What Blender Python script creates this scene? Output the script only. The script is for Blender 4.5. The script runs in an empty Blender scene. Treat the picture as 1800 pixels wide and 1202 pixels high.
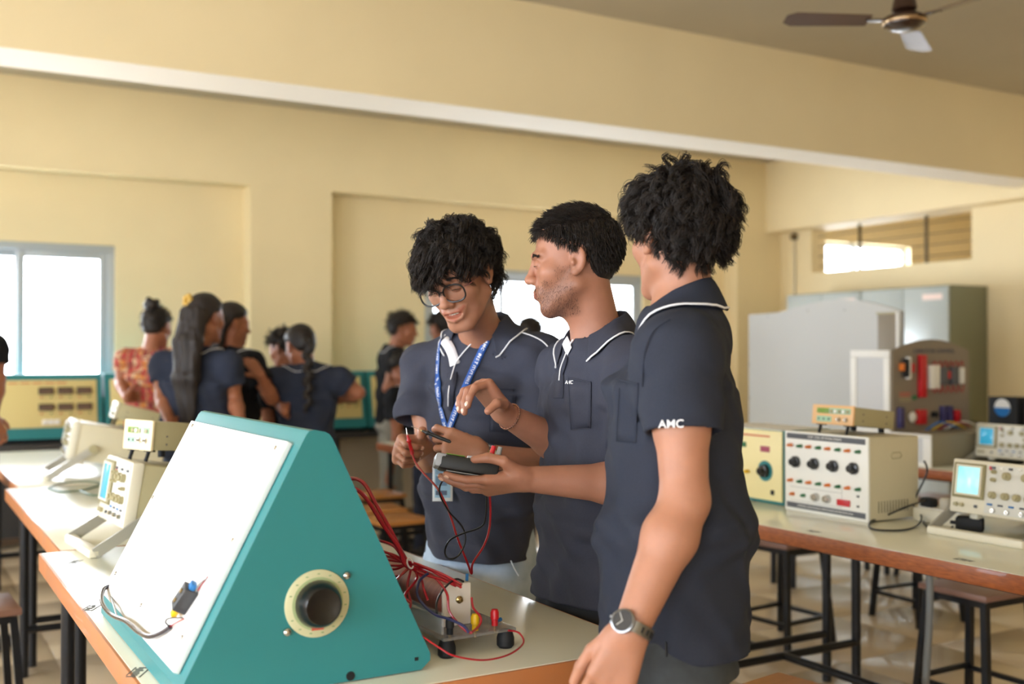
import bpy, bmesh, math, random
import numpy as np
from mathutils import Vector, Matrix, Euler
R = math.radians
random.seed(7); rng = np.random.default_rng(7)
S = bpy.context.scene
COL = S.collection
# ------------------------------------------------------------------ camera
FPX, HORIZON, CAM_H, YAW = 1900.0, 622.0, 1.38, R(30)
PITCH = math.atan((HORIZON - 601) / FPX)
cam_d = bpy.data.cameras.new('camera'); cam = bpy.data.objects.new('camera', cam_d); COL.objects.link(cam)
cam_d.sensor_width = 36; cam_d.lens = FPX / 1800 * 36; cam_d.clip_start = .05; cam_d.clip_end = 200
cam.location = (0, 0, CAM_H); cam.rotation_euler = (R(90) + PITCH, 0, -YAW)
cam_d.dof.use_dof = True; cam_d.dof.focus_distance = 2.35; cam_d.dof.aperture_fstop = 2.4
S.camera = cam
# ------------------------------------------------------------------ world, daylight through the windows, exposure
W_ = bpy.data.worlds.new('sky'); S.world = W_; W_.use_nodes = True
bg = W_.node_tree.nodes['Background']; bg.inputs[0].default_value = (.90, .97, 1.06, 1); bg.inputs[1].default_value = 14.0
S.view_settings.view_transform = 'Standard'; S.view_settings.look = 'None'
S.view_settings.exposure = 0.78; S.view_settings.gamma = 1.0; S.view_settings.use_curve_mapping = False
try:
    S.cycles.max_bounces = 8; S.cycles.diffuse_bounces = 5; S.cycles.transparent_max_bounces = 12
    S.cycles.sample_clamp_indirect = 6.0; S.cycles.caustics_reflective = False; S.cycles.caustics_refractive = False
except Exception: pass
def portal(loc, size, rot):
    l = bpy.data.lights.new('window_daylight', 'AREA'); l.shape = 'RECTANGLE'; l.size, l.size_y = size
    l.cycles.is_portal = True
    o = bpy.data.objects.new('window_daylight', l); COL.objects.link(o); o.location = loc; o.rotation_euler = rot
# windows of the room, plus one added at the rear: (axis, plane, a0, a1, z0, z1)
WIN_BACK = [(-.75, 1.49), (4.08, 6.46)]
WIN_LEFT = [(-3.6, -1.2), (-.2, 1.6), (2.7, 4.9), (6.3, 7.3)]
WIN_REAR_ADDED = [(-3.0, -1.8)]  # unseen rear window, added to bring more light from the camera side
WX = -3.4                                   # left wall plane
for a, b in WIN_BACK: portal(((a + b) / 2, 8.62, 1.57), (b - a, 1.25), (R(-90), 0, 0))
for a, b in WIN_LEFT: portal((WX - .12, (a + b) / 2, 1.6), (1.8, b - a), (0, R(-90), 0))
for a, b in WIN_REAR_ADDED: portal(((a + b) / 2, -5.08, 1.6), (b - a, 1.6), (R(90), 0, 0))
# ------------------------------------------------------------------ camera-model helpers (a pixel plus one known distance -> a place in the room)
c30, s30 = math.cos(YAW), math.sin(YAW)
def at(x, y, D=None, z=None, X=None, Y=None):
    u = (x - 900) / FPX; v = (601 - y) / FPX
    cp, sp = math.cos(PITCH), math.sin(PITCH)
    f = cp - v * sp; up = sp + v * cp
    r = (u * c30 + f * s30, -u * s30 + f * c30, up)
    t = (z - CAM_H) / r[2] if z is not None else X / r[0] if X is not None else Y / r[1] if Y is not None else D / f
    return Vector((r[0] * t, r[1] * t, CAM_H + r[2] * t))
# ------------------------------------------------------------------ materials
def lin(c):
    if isinstance(c, str): c = tuple(int(c[i:i + 2], 16) / 255 for i in (0, 2, 4))
    return tuple(v / 12.92 if v <= .04045 else ((v + .055) / 1.055) ** 2.4 for v in c[:3]) + (1,)
MATS = {}
def mat(name, col, rough=.5, metal=0, var=.0, scale=8, bump=0, bscale=60, spec=.5, coat=0, emit=None, estr=0, col2=None, alpha=1, stretch=None, detail=4):
    if name in MATS: return MATS[name]
    m = bpy.data.materials.new(name); m.use_nodes = True; nt = m.node_tree; p = nt.nodes['Principled BSDF']
    p.inputs['Roughness'].default_value = rough; p.inputs['Metallic'].default_value = metal
    p.inputs['Specular IOR Level'].default_value = spec; p.inputs['Coat Weight'].default_value = coat
    c = lin(col); p.inputs['Base Color'].default_value = c
    tc = nt.nodes.new('ShaderNodeTexCoord'); mp = nt.nodes.new('ShaderNodeMapping')
    nt.links.new(tc.outputs['Object'], mp.inputs[0])
    if stretch: mp.inputs['Scale'].default_value = stretch
    if var or col2:
        n = nt.nodes.new('ShaderNodeTexNoise'); n.inputs['Scale'].default_value = scale; n.inputs['Detail'].default_value = detail
        nt.links.new(mp.outputs[0], n.inputs[0])
        rp = nt.nodes.new('ShaderNodeValToRGB'); nt.links.new(n.outputs[0], rp.inputs[0])
        d = lin(col2) if col2 else tuple(max(0, x * (1 - var)) for x in c[:3]) + (1,)
        e = c if col2 else tuple(min(1, x * (1 + var)) for x in c[:3]) + (1,)
        rp.color_ramp.elements[0].position = .3; rp.color_ramp.elements[1].position = .7
        rp.color_ramp.elements[0].color = d; rp.color_ramp.elements[1].color = e
        nt.links.new(rp.outputs[0], p.inputs['Base Color'])
    if bump:
        n2 = nt.nodes.new('ShaderNodeTexNoise'); n2.inputs['Scale'].default_value = bscale; n2.inputs['Detail'].default_value = 3
        nt.links.new(mp.outputs[0], n2.inputs[0])
        b = nt.nodes.new('ShaderNodeBump'); b.inputs['Strength'].default_value = bump; b.inputs['Distance'].default_value = .01
        nt.links.new(n2.outputs[0], b.inputs['Height']); nt.links.new(b.outputs[0], p.inputs['Normal'])
    if emit: p.inputs['Emission Color'].default_value = lin(emit); p.inputs['Emission Strength'].default_value = estr
    if alpha < 1: p.inputs['Alpha'].default_value = alpha
    MATS[name] = m; return m
def glassy(name, col=(1, 1, 1), clear=.9, rough=.02):
    if name in MATS: return MATS[name]
    m = bpy.data.materials.new(name); m.use_nodes = True; nt = m.node_tree; nt.nodes.clear()
    o = nt.nodes.new('ShaderNodeOutputMaterial'); mx = nt.nodes.new('ShaderNodeMixShader'); t = nt.nodes.new('ShaderNodeBsdfTransparent'); g = nt.nodes.new('ShaderNodeBsdfGlossy')
    t.inputs[0].default_value = (*col, 1); g.inputs['Roughness'].default_value = rough; mx.inputs[0].default_value = 1 - clear
    nt.links.new(t.outputs[0], mx.inputs[1]); nt.links.new(g.outputs[0], mx.inputs[2]); nt.links.new(mx.outputs[0], o.inputs[0])
    MATS[name] = m; return m
# ------------------------------------------------------------------ mesh builder
class MB:
    def __init__(s, T=None): s.v, s.f, s.T = [], [], T or Matrix.Identity(4)
    def add(s, vs, fs, T=None):
        T = s.T @ T if T is not None else s.T; n = len(s.v)
        s.v += [tuple(T @ Vector(v)) for v in vs]; s.f += [tuple(i + n for i in f) for f in fs]; return s
    def box(s, c, d, b=0, T=None, rz=0, seg=2):
        bm = bmesh.new(); bmesh.ops.create_cube(bm, size=1)
        for v in bm.verts: v.co = Vector((v.co.x * d[0], v.co.y * d[1], v.co.z * d[2]))
        if b: bmesh.ops.bevel(bm, geom=bm.edges[:], offset=min(b, min(d) * .49), segments=seg, affect='EDGES', profile=.5)
        Q = Matrix.Translation(c) @ Matrix.Rotation(rz, 4, 'Z')
        bm.verts.index_update()
        s.add([Q @ v.co for v in bm.verts], [[v.index for v in f.verts] for f in bm.faces], T); bm.free(); return s
    def b2(s, a, b, bev=0, T=None):
        return s.box([(p + q) / 2 for p, q in zip(a, b)], [abs(q - p) for p, q in zip(a, b)], bev, T)
    def prism(s, pts, axis, lo, hi, T=None):
        n = len(pts); vs = []
        for t in (lo, hi):
            for p, q in pts: vs.append((t, p, q) if axis == 'x' else (p, t, q) if axis == 'y' else (p, q, t))
        fs = [tuple(range(n))[::-1], tuple(range(n, 2 * n))] + [(i, (i + 1) % n, n + (i + 1) % n, n + i) for i in range(n)]
        return s.add(vs, fs, T)
    def cyl(s, a, b, r, r2=None, n=16, T=None, caps=True):
        a, b = Vector(a), Vector(b); r2 = r if r2 is None else r2; d = (b - a).normalized()
        u = d.orthogonal().normalized(); w = d.cross(u); vs = []
        for p, q in ((a, r), (b, r2)):
            for i in range(n):
                t = 2 * math.pi * i / n; vs.append(p + (u * math.cos(t) + w * math.sin(t)) * q)
        fs = [(i, (i + 1) % n, n + (i + 1) % n, n + i) for i in range(n)]
        if caps: fs += [tuple(range(n))[::-1], tuple(range(n, 2 * n))]
        return s.add(vs, fs, T)
    def lathe(s, prof, o=(0, 0, 0), d=(0, 0, 1), n=24, T=None):
        o, d = Vector(o), Vector(d).normalized(); u = d.orthogonal().normalized(); w = d.cross(u); vs = []
        for r, h in prof:
            for i in range(n):
                t = 2 * math.pi * i / n; vs.append(o + d * h + (u * math.cos(t) + w * math.sin(t)) * max(r, 1e-5))
        fs = []
        for k in range(len(prof) - 1):
            for i in range(n): fs.append((k * n + i, k * n + (i + 1) % n, (k + 1) * n + (i + 1) % n, (k + 1) * n + i))
        fs += [tuple(range(n))[::-1], tuple(range((len(prof) - 1) * n, len(prof) * n))]
        return s.add(vs, fs, T)
    def tube(s, pts, r, n=8, T=None, sub=0, closed=False):
        P = [Vector(p) for p in pts]
        if sub: P = smooth_path(P, sub, closed)
        rs = r if isinstance(r, (list, tuple)) else [r] * len(P)
        if len(rs) != len(P): rs = list(np.interp(np.linspace(0, 1, len(P)), np.linspace(0, 1, len(rs)), rs))
        vs = []; u = None; m = len(P)
        for i, p in enumerate(P):
            a = P[(i - 1) % m] if closed or i else p; b = P[(i + 1) % m] if closed or i < m - 1 else p
            d = (b - a); d = d.normalized() if d.length > 1e-9 else Vector((0, 0, 1))
            u = d.orthogonal().normalized() if u is None else (u - d * u.dot(d))
            if u.length < 1e-6: u = d.orthogonal()
            u.normalize(); w = d.cross(u)
            for k in range(n):
                t = 2 * math.pi * k / n; vs.append(p + (u * math.cos(t) + w * math.sin(t)) * rs[i])
        fs = []
        for i in range(m if closed else m - 1):
            j = (i + 1) % m
            for k in range(n): fs.append((i * n + k, i * n + (k + 1) % n, j * n + (k + 1) % n, j * n + k))
        if not closed: fs += [tuple(range(n))[::-1], tuple(range((m - 1) * n, m * n))]
        return s.add(vs, fs, T)
    def ball(s, c, r, n=16, T=None):
        r = (r, r, r) if isinstance(r, (int, float)) else r; m = n // 2; vs = []; fs = []
        for i in range(m + 1):
            for k in range(n):
                a = math.pi * i / m; t = 2 * math.pi * k / n
                vs.append((c[0] + r[0] * math.sin(a) * math.cos(t), c[1] + r[1] * math.sin(a) * math.sin(t), c[2] + r[2] * math.cos(a)))
        for i in range(m):
            for k in range(n): fs.append((i * n + k, (i + 1) * n + k, (i + 1) * n + (k + 1) % n, i * n + (k + 1) % n))
        return s.add(vs, fs, T)
    def mesh(s, name, m, smooth=True, angle=40):
        me = bpy.data.meshes.new(name); me.from_pydata(s.v, [], s.f)
        bm = bmesh.new(); bm.from_mesh(me)
        bmesh.ops.recalc_face_normals(bm, faces=bm.faces); bm.to_mesh(me); bm.free()
        if smooth:
            me.polygons.foreach_set('use_smooth', [True] * len(me.polygons)); me.set_sharp_from_angle(angle=R(angle))
        me.materials.append(m); me.update(); return me
    def obj(s, name, m, parent=None, smooth=True, angle=40, label=None):
        return link(name, s.mesh(name, m, smooth, angle), parent, label)
def link(name, me, parent=None, label=None):
    o = bpy.data.objects.new(name, me); COL.objects.link(o)
    if parent is not None: o.parent = parent
    if label: o['label'] = label
    return o
def smooth_path(P, sub, closed=False):
    P = [Vector(p) for p in P]; n = len(P); out = []
    for i in range(n if closed else n - 1):
        g = lambda k: P[k % n] if closed else P[min(max(k, 0), n - 1)]
        a, b, c, d = g(i - 1), g(i), g(i + 1), g(i + 2)
        for k in range(sub):
            t = k / sub; out.append(.5 * ((2 * b) + (c - a) * t + (2 * a - 5 * b + 4 * c - d) * t * t + (3 * b - a - 3 * c + d) * t ** 3))
    if not closed: out.append(P[-1].copy())
    return out
def thing(name, label, cat, loc=(0, 0, 0), rz=0, group=None):
    o = bpy.data.objects.new(name, None); COL.objects.link(o); o.location = loc; o.rotation_euler = (0, 0, rz); o.empty_display_size = .05
    o['label'] = label; o['category'] = cat
    if group: o['group'] = group
    return o
def tag(o, label, cat, group=None):
    o['label'] = label; o['category'] = cat
    if group: o['group'] = group
    return o
def struct(o): o['kind'] = 'structure'; return o
def copy_tree(o, parent=None):
    c = o.copy(); COL.objects.link(c); c.parent = parent
    for ch in list(o.children): copy_tree(ch, c)
    return c
def dup(o, loc, rz, label, group=None):
    c = copy_tree(o); c.location = loc; c.rotation_euler = (0, 0, rz); c['label'] = label
    if group: c['group'] = group
    return c
def text(name, body, size, T, m, parent, depth=.0004, align='CENTER', bold=False, squash=1.0, label=None, space=1.0):
    cu = bpy.data.curves.new(name, 'FONT'); cu.body = body; cu.size = size; cu.align_x = align; cu.align_y = 'CENTER'; cu.extrude = depth; cu.space_character = space
    cu.resolution_u = 3
    if bold: cu.offset = size * .008
    o = bpy.data.objects.new('tmp', cu); COL.objects.link(o)
    dg = bpy.context.evaluated_depsgraph_get(); me = bpy.data.meshes.new_from_object(o.evaluated_get(dg)); bpy.data.objects.remove(o); bpy.data.curves.remove(cu)
    me.name = name; me.transform(T @ Matrix.Diagonal((squash, 1, 1, 1))); me.materials.clear(); me.materials.append(m)
    return link(name, me, parent, label)
def frame(o, ex, ez):
    """matrix with columns ex, (normal), ez: text/panel frame: local x along ex, local y up along ez, local z out of the panel"""
    ex, ez = Vector(ex).normalized(), Vector(ez).normalized(); n = ex.cross(ez).normalized(); ez = n.cross(ex)
    return Matrix(((ex.x, ez.x, n.x, o[0]), (ex.y, ez.y, n.y, o[1]), (ex.z, ez.z, n.z, o[2]), (0, 0, 0, 1)))
# ================================================================== the room
m_wall = mat('cream_wall_paint', 'E8D6AC', .75, var=.03, scale=1.5, bump=.03, bscale=30)
m_ceil = mat('ceiling_paint', 'BDB39D', .8, var=.03, scale=2)
m_beamb = mat('beam_soffit_paint', 'F4ECDD', .75, var=.02, scale=2)
m_tile = mat('floor_tile_ceramic', 'D2BD9E', .26, var=.05, scale=2.2, coat=.3, detail=8)
m_grout = mat('floor_grout', 'A8967C', .8)
m_alu = mat('grey_aluminium', 'B4BBC2', .45, .2)
m_glass = glassy('window_glass', (1, 1, 1), .92)
CZ = 3.36; RX = 8.1; BY = 8.4
fl = MB().b2((-3.6, -5.2, -.12), (12.2, 9.0, -.006)).obj('floor', m_grout); struct(fl)
ts = .61; tile_me = MB().box((0, 0, -.006), (ts - .004, ts - .004, .012), .0012).mesh('tile', m_tile)
for i in range(-2, 14):
    for j in range(1, 14):
        x, y = -.25 + i * ts, .1 + j * ts
        d = x * s30 + y * c30; r = x * c30 - y * s30
        if d < 1.8 or abs(r) > d * .56 + .5 or x > 8.1 or y > 8.3: continue
        t = link('tile', tile_me, fl); t.location = (x, y, 0)
rest = MB()
rest.b2((-3.4, -5, -.011), (8.1, .4, -.0005)); rest.b2((-3.4, .4, -.011), (-1.0, 8.4, -.0005))
rest.b2((8.3, 4, -.011), (12, 8.4, -.0005)); o = rest.obj('floor_surround', m_tile, fl)
struct(MB().b2((-3.6, -5.2, CZ), (12.2, 9.0, CZ + .2)).obj('ceiling', m_ceil))
w = MB()
w.b2((-3.6, 8.4, 2.71), (8.3, 8.8, CZ)); w.b2((2.47, 8.4, 0), (3.145, 8.8, 2.71)); w.b2((7.5, 8.4, 0), (8.3, 8.8, 2.71)); w.b2((-3.6, 8.4, 0), (-1.7, 8.8, 2.71))
def holed(w, X0, X1, Z0, Z1, hx0, hx1, hz0, hz1, Y0, Y1):
    w.b2((X0, Y0, Z0), (hx0, Y1, Z1)); w.b2((hx1, Y0, Z0), (X1, Y1, Z1)); w.b2((hx0, Y0, Z0), (hx1, Y1, hz0)); w.b2((hx0, Y0, hz1), (hx1, Y1, Z1))
WZ0, WZ1 = .95, 2.2
holed(w, -1.7, 2.47, 0, 2.71, -.75, 1.49, WZ0, WZ1, 8.6, 8.8); holed(w, 3.145, 7.5, 0, 2.71, 4.08, 6.46, WZ0, WZ1 - .05, 8.6, 8.8)
struct(w.obj('wall_back', m_wall, smooth=False))
w = MB()
w.b2((RX, -5.2, 0), (RX + .2, 8.4, 2.2)); w.b2((RX, -5.2, 2.2), (RX + .2, 6.09, 2.64)); w.b2((RX, 7.96, 2.2), (RX + .2, 8.4, 2.64))
w.b2((RX - .2, -5.2, 2.64), (RX + .2, 8.4, CZ)); struct(w.obj('wall_right', m_wall, smooth=False))
w = MB(); ys = [-5.2] + [q for ab in WIN_LEFT for q in ab] + [8.8]
for i in range(0, len(ys), 2): w.b2((WX - .2, ys[i], 0), (WX, ys[i + 1], CZ))
for a, b in WIN_LEFT: w.b2((WX - .2, a, 0), (WX, b, .7)); w.b2((WX - .2, a, 2.5), (WX, b, CZ))
struct(w.obj('wall_left', m_wall, smooth=False))
w = MB(); xs = [-3.6] + [q for ab in WIN_REAR_ADDED for q in ab] + [8.3]
for i in range(0, len(xs), 2): w.b2((xs[i], -5.2, 0), (xs[i + 1], -5, CZ))
for a, b in WIN_REAR_ADDED: w.b2((a, -5.2, 0), (b, -5, .8)); w.b2((a, -5.2, 2.4), (b, -5, CZ))
struct(w.obj('wall_rear', m_wall, smooth=False))
# neighbouring room seen through the clerestory opening
w = MB(); holed(w, 8.3, 12.2, 0, CZ, 8.71, 10.1, 1.7, 2.6, 8.4, 8.6); w.b2((12, 4, 0), (12.2, 4.6, CZ)); w.b2((12, 5.1, 0), (12.2, 8.4, CZ)); w.b2((12, 4.6, 0), (12.2, 5.1, 1.2)); w.b2((12, 4.6, 2.1), (12.2, 5.1, CZ)); portal((12.15, 4.85, 1.65), (.9, .5), (0, R(90), 0)); w.b2((8.3, 3.8, 0), (12.2, 4, CZ))  # far-wall opening is out of view, added to brighten this room
struct(w.obj('wall_neighbour', m_wall, smooth=False)); portal((9.4, 8.62, 2.15), (1.39, .9), (R(-90), 0, 0))
# beam across the ceiling
bm_ = MB().b2((-3.4, 5.2, 2.724), (RX - .2, 5.53, CZ)).obj('trim_1', m_wall, smooth=False); struct(bm_)
MB().b2((-3.4, 5.199, 2.72), (RX - .2, 5.531, 2.7245)).obj('soffit', m_beamb, bm_, smooth=False)
struct(MB().b2((-3.4, .6, 2.72), (RX - .2, .95, CZ)).obj('trim_2', m_wall, smooth=False))
# windows: frame, sashes with panes
def window(name, x0, x1, z0, z1, mull, horizontal=True, oy=0):
    r = thing(name, '', ''); del r['label']; del r['category']; r['kind'] = 'structure'
    T = Matrix.Identity(4) if horizontal else None
    def bx(mb, a0, b0, za, zb, y0, y1):
        if horizontal: mb.b2((a0, y0 + oy, za), (b0, y1 + oy, zb), .004)
        else: mb.b2((WX - .2 + (8.8 - y1), a0, za), (WX - .2 + (8.8 - y0), b0, zb), .004)
    f = MB(); t = .055
    bx(f, x0, x1, z0, z0 + t, 8.62, 8.72); bx(f, x0, x1, z1 - t, z1, 8.62, 8.72); bx(f, x0, x0 + t, z0 + t, z1 - t, 8.62, 8.72); bx(f, x1 - t, x1, z0 + t, z1 - t, 8.62, 8.72)
    f.obj('window_frame', m_alu, r)
    edges = [x0 + t] + list(mull) + [x1 - t]
    for i, (a, b) in enumerate(zip(edges[:-1], edges[1:])):
        s = MB(); q = .055; y0 = 8.63 + .028 * (i % 2); y1 = y0 + .026
        a2, b2 = a - (.02 if i else 0), b + (.02 if i < len(edges) - 2 else 0)
        bx(s, a2, a2 + q, z0 + t, z1 - t, y0, y1); bx(s, b2 - q, b2, z0 + t, z1 - t, y0, y1); bx(s, a2 + q, b2 - q, z0 + t, z0 + t + q, y0, y1); bx(s, a2 + q, b2 - q, z1 - t - q, z1 - t, y0, y1)
        so = s.obj('sash', m_alu, r)
        g = MB(); bx(g, a2 + q, b2 - q, z0 + t + q, z1 - t - q, y0 + .01, y0 + .014); g.obj('pane', m_glass, so)
    return r
window('window_1', -.75, 1.49, WZ0, WZ1, (.03, .83)); window('window_2', 4.08, 6.46, WZ0, WZ1 - .05, (4.88, 5.67))
for i, (a, b) in enumerate(WIN_LEFT): window('window_%d' % (i + 4), a, b, .7, 2.5, (a + (b - a) / 3, b - (b - a) / 3), False)
for i, (a, b) in enumerate(WIN_REAR_ADDED): window('window_%d' % (i + 8), a, b, .8, 2.4, (), True, -13.78)  # the added rear window, out of view
r = thing('window_3', '', ''); del r['label']; del r['category']; r['kind'] = 'structure'
f = MB()
for a, b, c, d in ((8.71, 10.1, 1.7, 1.74), (8.71, 10.1, 2.56, 2.6), (8.71, 8.75, 1.74, 2.56), (10.06, 10.1, 1.74, 2.56), (9.27, 9.31, 1.74, 2.56)): f.b2((a, 8.48, c), (b, 8.54, d), .004)
f.obj('window_frame', m_alu, r); MB().b2((8.75, 8.50, 1.74), (9.27, 8.504, 2.56)).obj('pane', m_glass, r); MB().b2((9.31, 8.50, 1.74), (10.06, 8.504, 2.56)).obj('pane', m_glass, r)
# clerestory opening grille
m_bar = mat('dark_grille_paint', '5A4A2E', .5, .3)
g = thing('window_grille', 'brown metal bars across the high opening above the steel cabinets', 'grille', (RX + .1, 7.0, 2.2))
for k in range(4): MB().cyl((0, -.909, .07 + k * .1), (0, .957, .07 + k * .1), .0045, n=8).obj('horizontal_bar', m_bar, g)
for yy in (-.36, .42): MB().b2((-.012, yy - .012, .0), (.012, yy + .012, .438)).obj('vertical_bar', m_bar, g)
# conduit with its round box
m_white = mat('white_plastic', 'E8E6E0', .4); m_black = mat('black_plastic', '17181A', .38); m_blackm = mat('matt_black', '101114', .7)
cd = thing('wall_conduit', 'thin white conduit pipe with a small dark round box beside the high opening', 'conduit', (RX, 8.18, 0))
MB().cyl((-.015, 0, .0), (-.015, 0, 2.56), .011).obj('pipe', mat('conduit_white', 'C9BFA6', .5), cd); MB().cyl((-.045, 0, 2.585), (-.0, 0, 2.585), .036, n=20).obj('junction_box', m_bar, cd)
# skirting
m_sk = mat('skirting_tile', '8A6F55', .4)
struct(MB().b2((RX - .012, -5, 0), (RX, 8.4, .1)).obj('baseboard_right', m_sk)); struct(MB().b2((-1.7, 8.588, 0), (2.47, 8.6, .1)).b2((3.145, 8.588, 0), (7.5, 8.6, .1)).obj('baseboard_back', m_sk))
# ceiling fan
m_fan = mat('brown_fan_enamel', '3A2418', .25, .2, coat=.4); m_fan2 = mat('fan_brass_trim', 'B79A78', .25, .9); m_blade = mat('brown_fan_blade', '5A4030', .3, .2, coat=.2)
FP = at(1590, 36, z=2.95); fan = thing('ceiling_fan', 'brown three-blade ceiling fan hanging from the grey ceiling', 'fan', (FP.x, FP.y, 0))
MB().cyl((0, 0, 3.04), (0, 0, CZ - .08), .013).obj('down_rod', m_fan, fan)
MB().lathe([(.03, 2.985), (.06, 3.0), (.05, 3.05), (.028, 3.12), (.02, 3.13)], n=28).obj('lower_canopy', m_fan, fan); MB().lathe([(.02, CZ - .12), (.06, CZ - .06), (.065, CZ)], n=28).obj('upper_canopy', m_fan, fan)
MB().lathe([(.02, 2.905), (.06, 2.908), (.095, 2.925), (.1, 2.94), (.098, 2.96), (.06, 2.985), (.02, 2.99)], n=36).obj('motor_housing', m_fan, fan)
MB().lathe([(.0985, 2.93), (.103, 2.936), (.103, 2.944), (.0985, 2.95)], n=36).obj('trim_ring', m_fan2, fan)
def blade_me():
    b = MB(); n = 10; vs = []; fs = []
    for i in range(n + 1):
        t = i / n; r = .17 + .40 * t; wd = .052 + .013 * t - (.03 if i == n else 0); tw = R(11)
        for s in (-1, 1):
            for h in (-.0015, .0015): vs.append((r, s * wd * math.cos(tw), s * wd * math.sin(tw) + h))
    for i in range(n):
        a, c = i * 4, i * 4 + 4
        fs += [(a, a + 2, c + 2, c), (a + 1, c + 1, c + 3, a + 3), (a, c, c + 1, a + 1), (a + 2, a + 3, c + 3, c + 2)]
    fs += [(0, 1, 3, 2), (4 * n, 4 * n + 2, 4 * n + 3, 4 * n + 1)]
    return b.add(vs, fs).mesh('blade', m_blade)
bme = blade_me(); arm = MB().box((.135, 0, 0), (.11, .045, .005), .002).mesh('blade_arm', m_fan)
tip = at(1372, 33, z=2.95); a0 = math.atan2(tip.y - FP.y, tip.x - FP.x)
for k in range(3):
    for nm, me in (('blade', bme), ('blade_arm', arm)):
        o = link(nm, me, fan); o.location = (0, 0, 2.948); o.rotation_euler = (0, 0, a0 + k * R(120))
# ================================================================== furniture
m_lam = mat('cream_laminate', 'E4E2CD', .22, var=.02, scale=3, coat=.25)
m_edge = mat('varnished_wood_edge', 'A85E30', .4, var=.0, col2='7E4220', scale=5, stretch=(6, 6, 40), coat=.2)
m_edge2 = mat('worn_wood_edge', 'BD7440', .5, col2='A9714A', scale=9, coat=.1)
m_pipe = mat('black_steel_pipe', '15171C', .35, .3)
m_stool = mat('orange_stool_laminate', 'C98D4E', .35, col2='B97B40', scale=4, stretch=(1, 8, 1)); m_stool2 = mat('brown_stool_laminate', '8F6B5D', .32, col2='82604F', scale=4)
m_mark = mat('faded_black_print', '4A4A46', .6)
TZ = .80
def lab_table(label, x0, x1, y0, y1, z=TZ, em=m_edge):
    t = thing('lab_table', label, 'table', ((x0 + x1) / 2, (y0 + y1) / 2, 0), group='cream lab tables'); w, l = (x1 - x0) / 2, (y1 - y0) / 2
    MB().b2((-w + .006, -l + .006, z - .032), (w - .006, l - .006, z), .001).obj('table_top', m_lam, t)
    th = .05
    e = MB(); e.b2((-w, -l, z - th), (-w + .012, l, z - .0015), .001); e.b2((w - .012, -l, z - th), (w, l, z - .0015), .001); e.b2((-w + .012, -l, z - th), (w - .012, -l + .012, z - .0015), .001); e.b2((-w + .012, l - .012, z - th), (w - .012, l, z - .0015), .001)
    e.obj('edge_lipping', em, t)
    for sx in (-1, 1):
        for sy in (-1, 1): MB().cyl((sx * (w - .07), sy * (l - .075), 0), (sx * (w - .07), sy * (l - .075), z - .03), .019, n=14).obj('leg', m_pipe, t)
    for sy in (-1, 1):
        MB().cyl((-(w - .07), sy * (l - .075), .2), (w - .07, sy * (l - .075), .2), .016, n=10).obj('end_stretcher', m_pipe, t)
        MB().b2((-(w - .07), sy * (l - .075) - .015, z - .08), (w - .07, sy * (l - .075) + .015, z - .033)).obj('apron_rail', m_pipe, t)
    MB().cyl((0, -(l - .075), .2), (0, l - .075, .2), .016, n=10).obj('long_stretcher', m_pipe, t)
    for sx in (-1, 1): MB().b2((sx * (w - .07) - .015, -(l - .075), z - .065), (sx * (w - .07) + .015, l - .075, z - .033)).obj('side_rail', m_pipe, t)
    return t
TC = lab_table('cream lab table under the teal trainer box, nearest to the students', .384, 1.324, 1.72, 3.425, em=m_edge2)
TB = lab_table('cream lab table just behind the teal trainer, holding the small oscilloscope', .44, 1.34, 3.435, 5.13, em=m_edge2)
TA = lab_table('farthest cream lab table of the row, below the tilted beige instruments', .49, 1.2, 5.14, 7.05, em=m_edge2)
T1 = lab_table('cream lab table with the white knobbed device and the power strip', 2.57, 3.51, 1.5, 3.215)
T2 = lab_table('cream lab table hidden behind the student with his back turned', 2.57, 3.51, 3.225, 4.94)
T3 = lab_table('small cream table top with orange edge behind the bespectacled student', 2.78, 3.7, 5.0, 6.6)
T4 = lab_table('cream lab table carrying the brown component panel and far oscilloscope', 4.56, 5.5, 2.9, 4.78)
T5 = lab_table('cream lab table beneath the large pale grey arched panel', 4.56, 5.5, 4.79, 6.6)
# printed marks on the table tops (small dark stencils)
def mark(tbl, x, y, ang, s=1.0, seed=0):
    rr = random.Random(seed); b = MB(); T = Matrix.Translation((x - tbl.location.x, y - tbl.location.y, TZ)) @ Matrix.Rotation(ang, 4, 'Z')
    for k in range(7):
        u = -.028 + k * .009; b.box((u * s, rr.uniform(-.004, .004), .0002), (.006 * s, rr.uniform(.008, .02) * s, .0004), T=T @ Matrix.Rotation(0, 4, 'Z'))
    b.box((0, -.014 * s, .0002), (.066 * s, .003, .0004), T=T); b.box((.004, .013 * s, .0002), (.05 * s, .0025, .0004), T=T)
    b.obj('stencil_mark', m_mark, tbl, smooth=False)
for i, (tb, px, py, an, s) in enumerate(((TC, 242, 1181, 60, 1.0), (TC, 160, 1068, 60, .9), (TC, 132, 987, 60, .8), (T1, 1693, 984, 85, .9), (T1, 1430, 934, 85, .8))):
    p = at(px, py, z=TZ); mark(tb, p.x, p.y, R(an), s, i)
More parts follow.
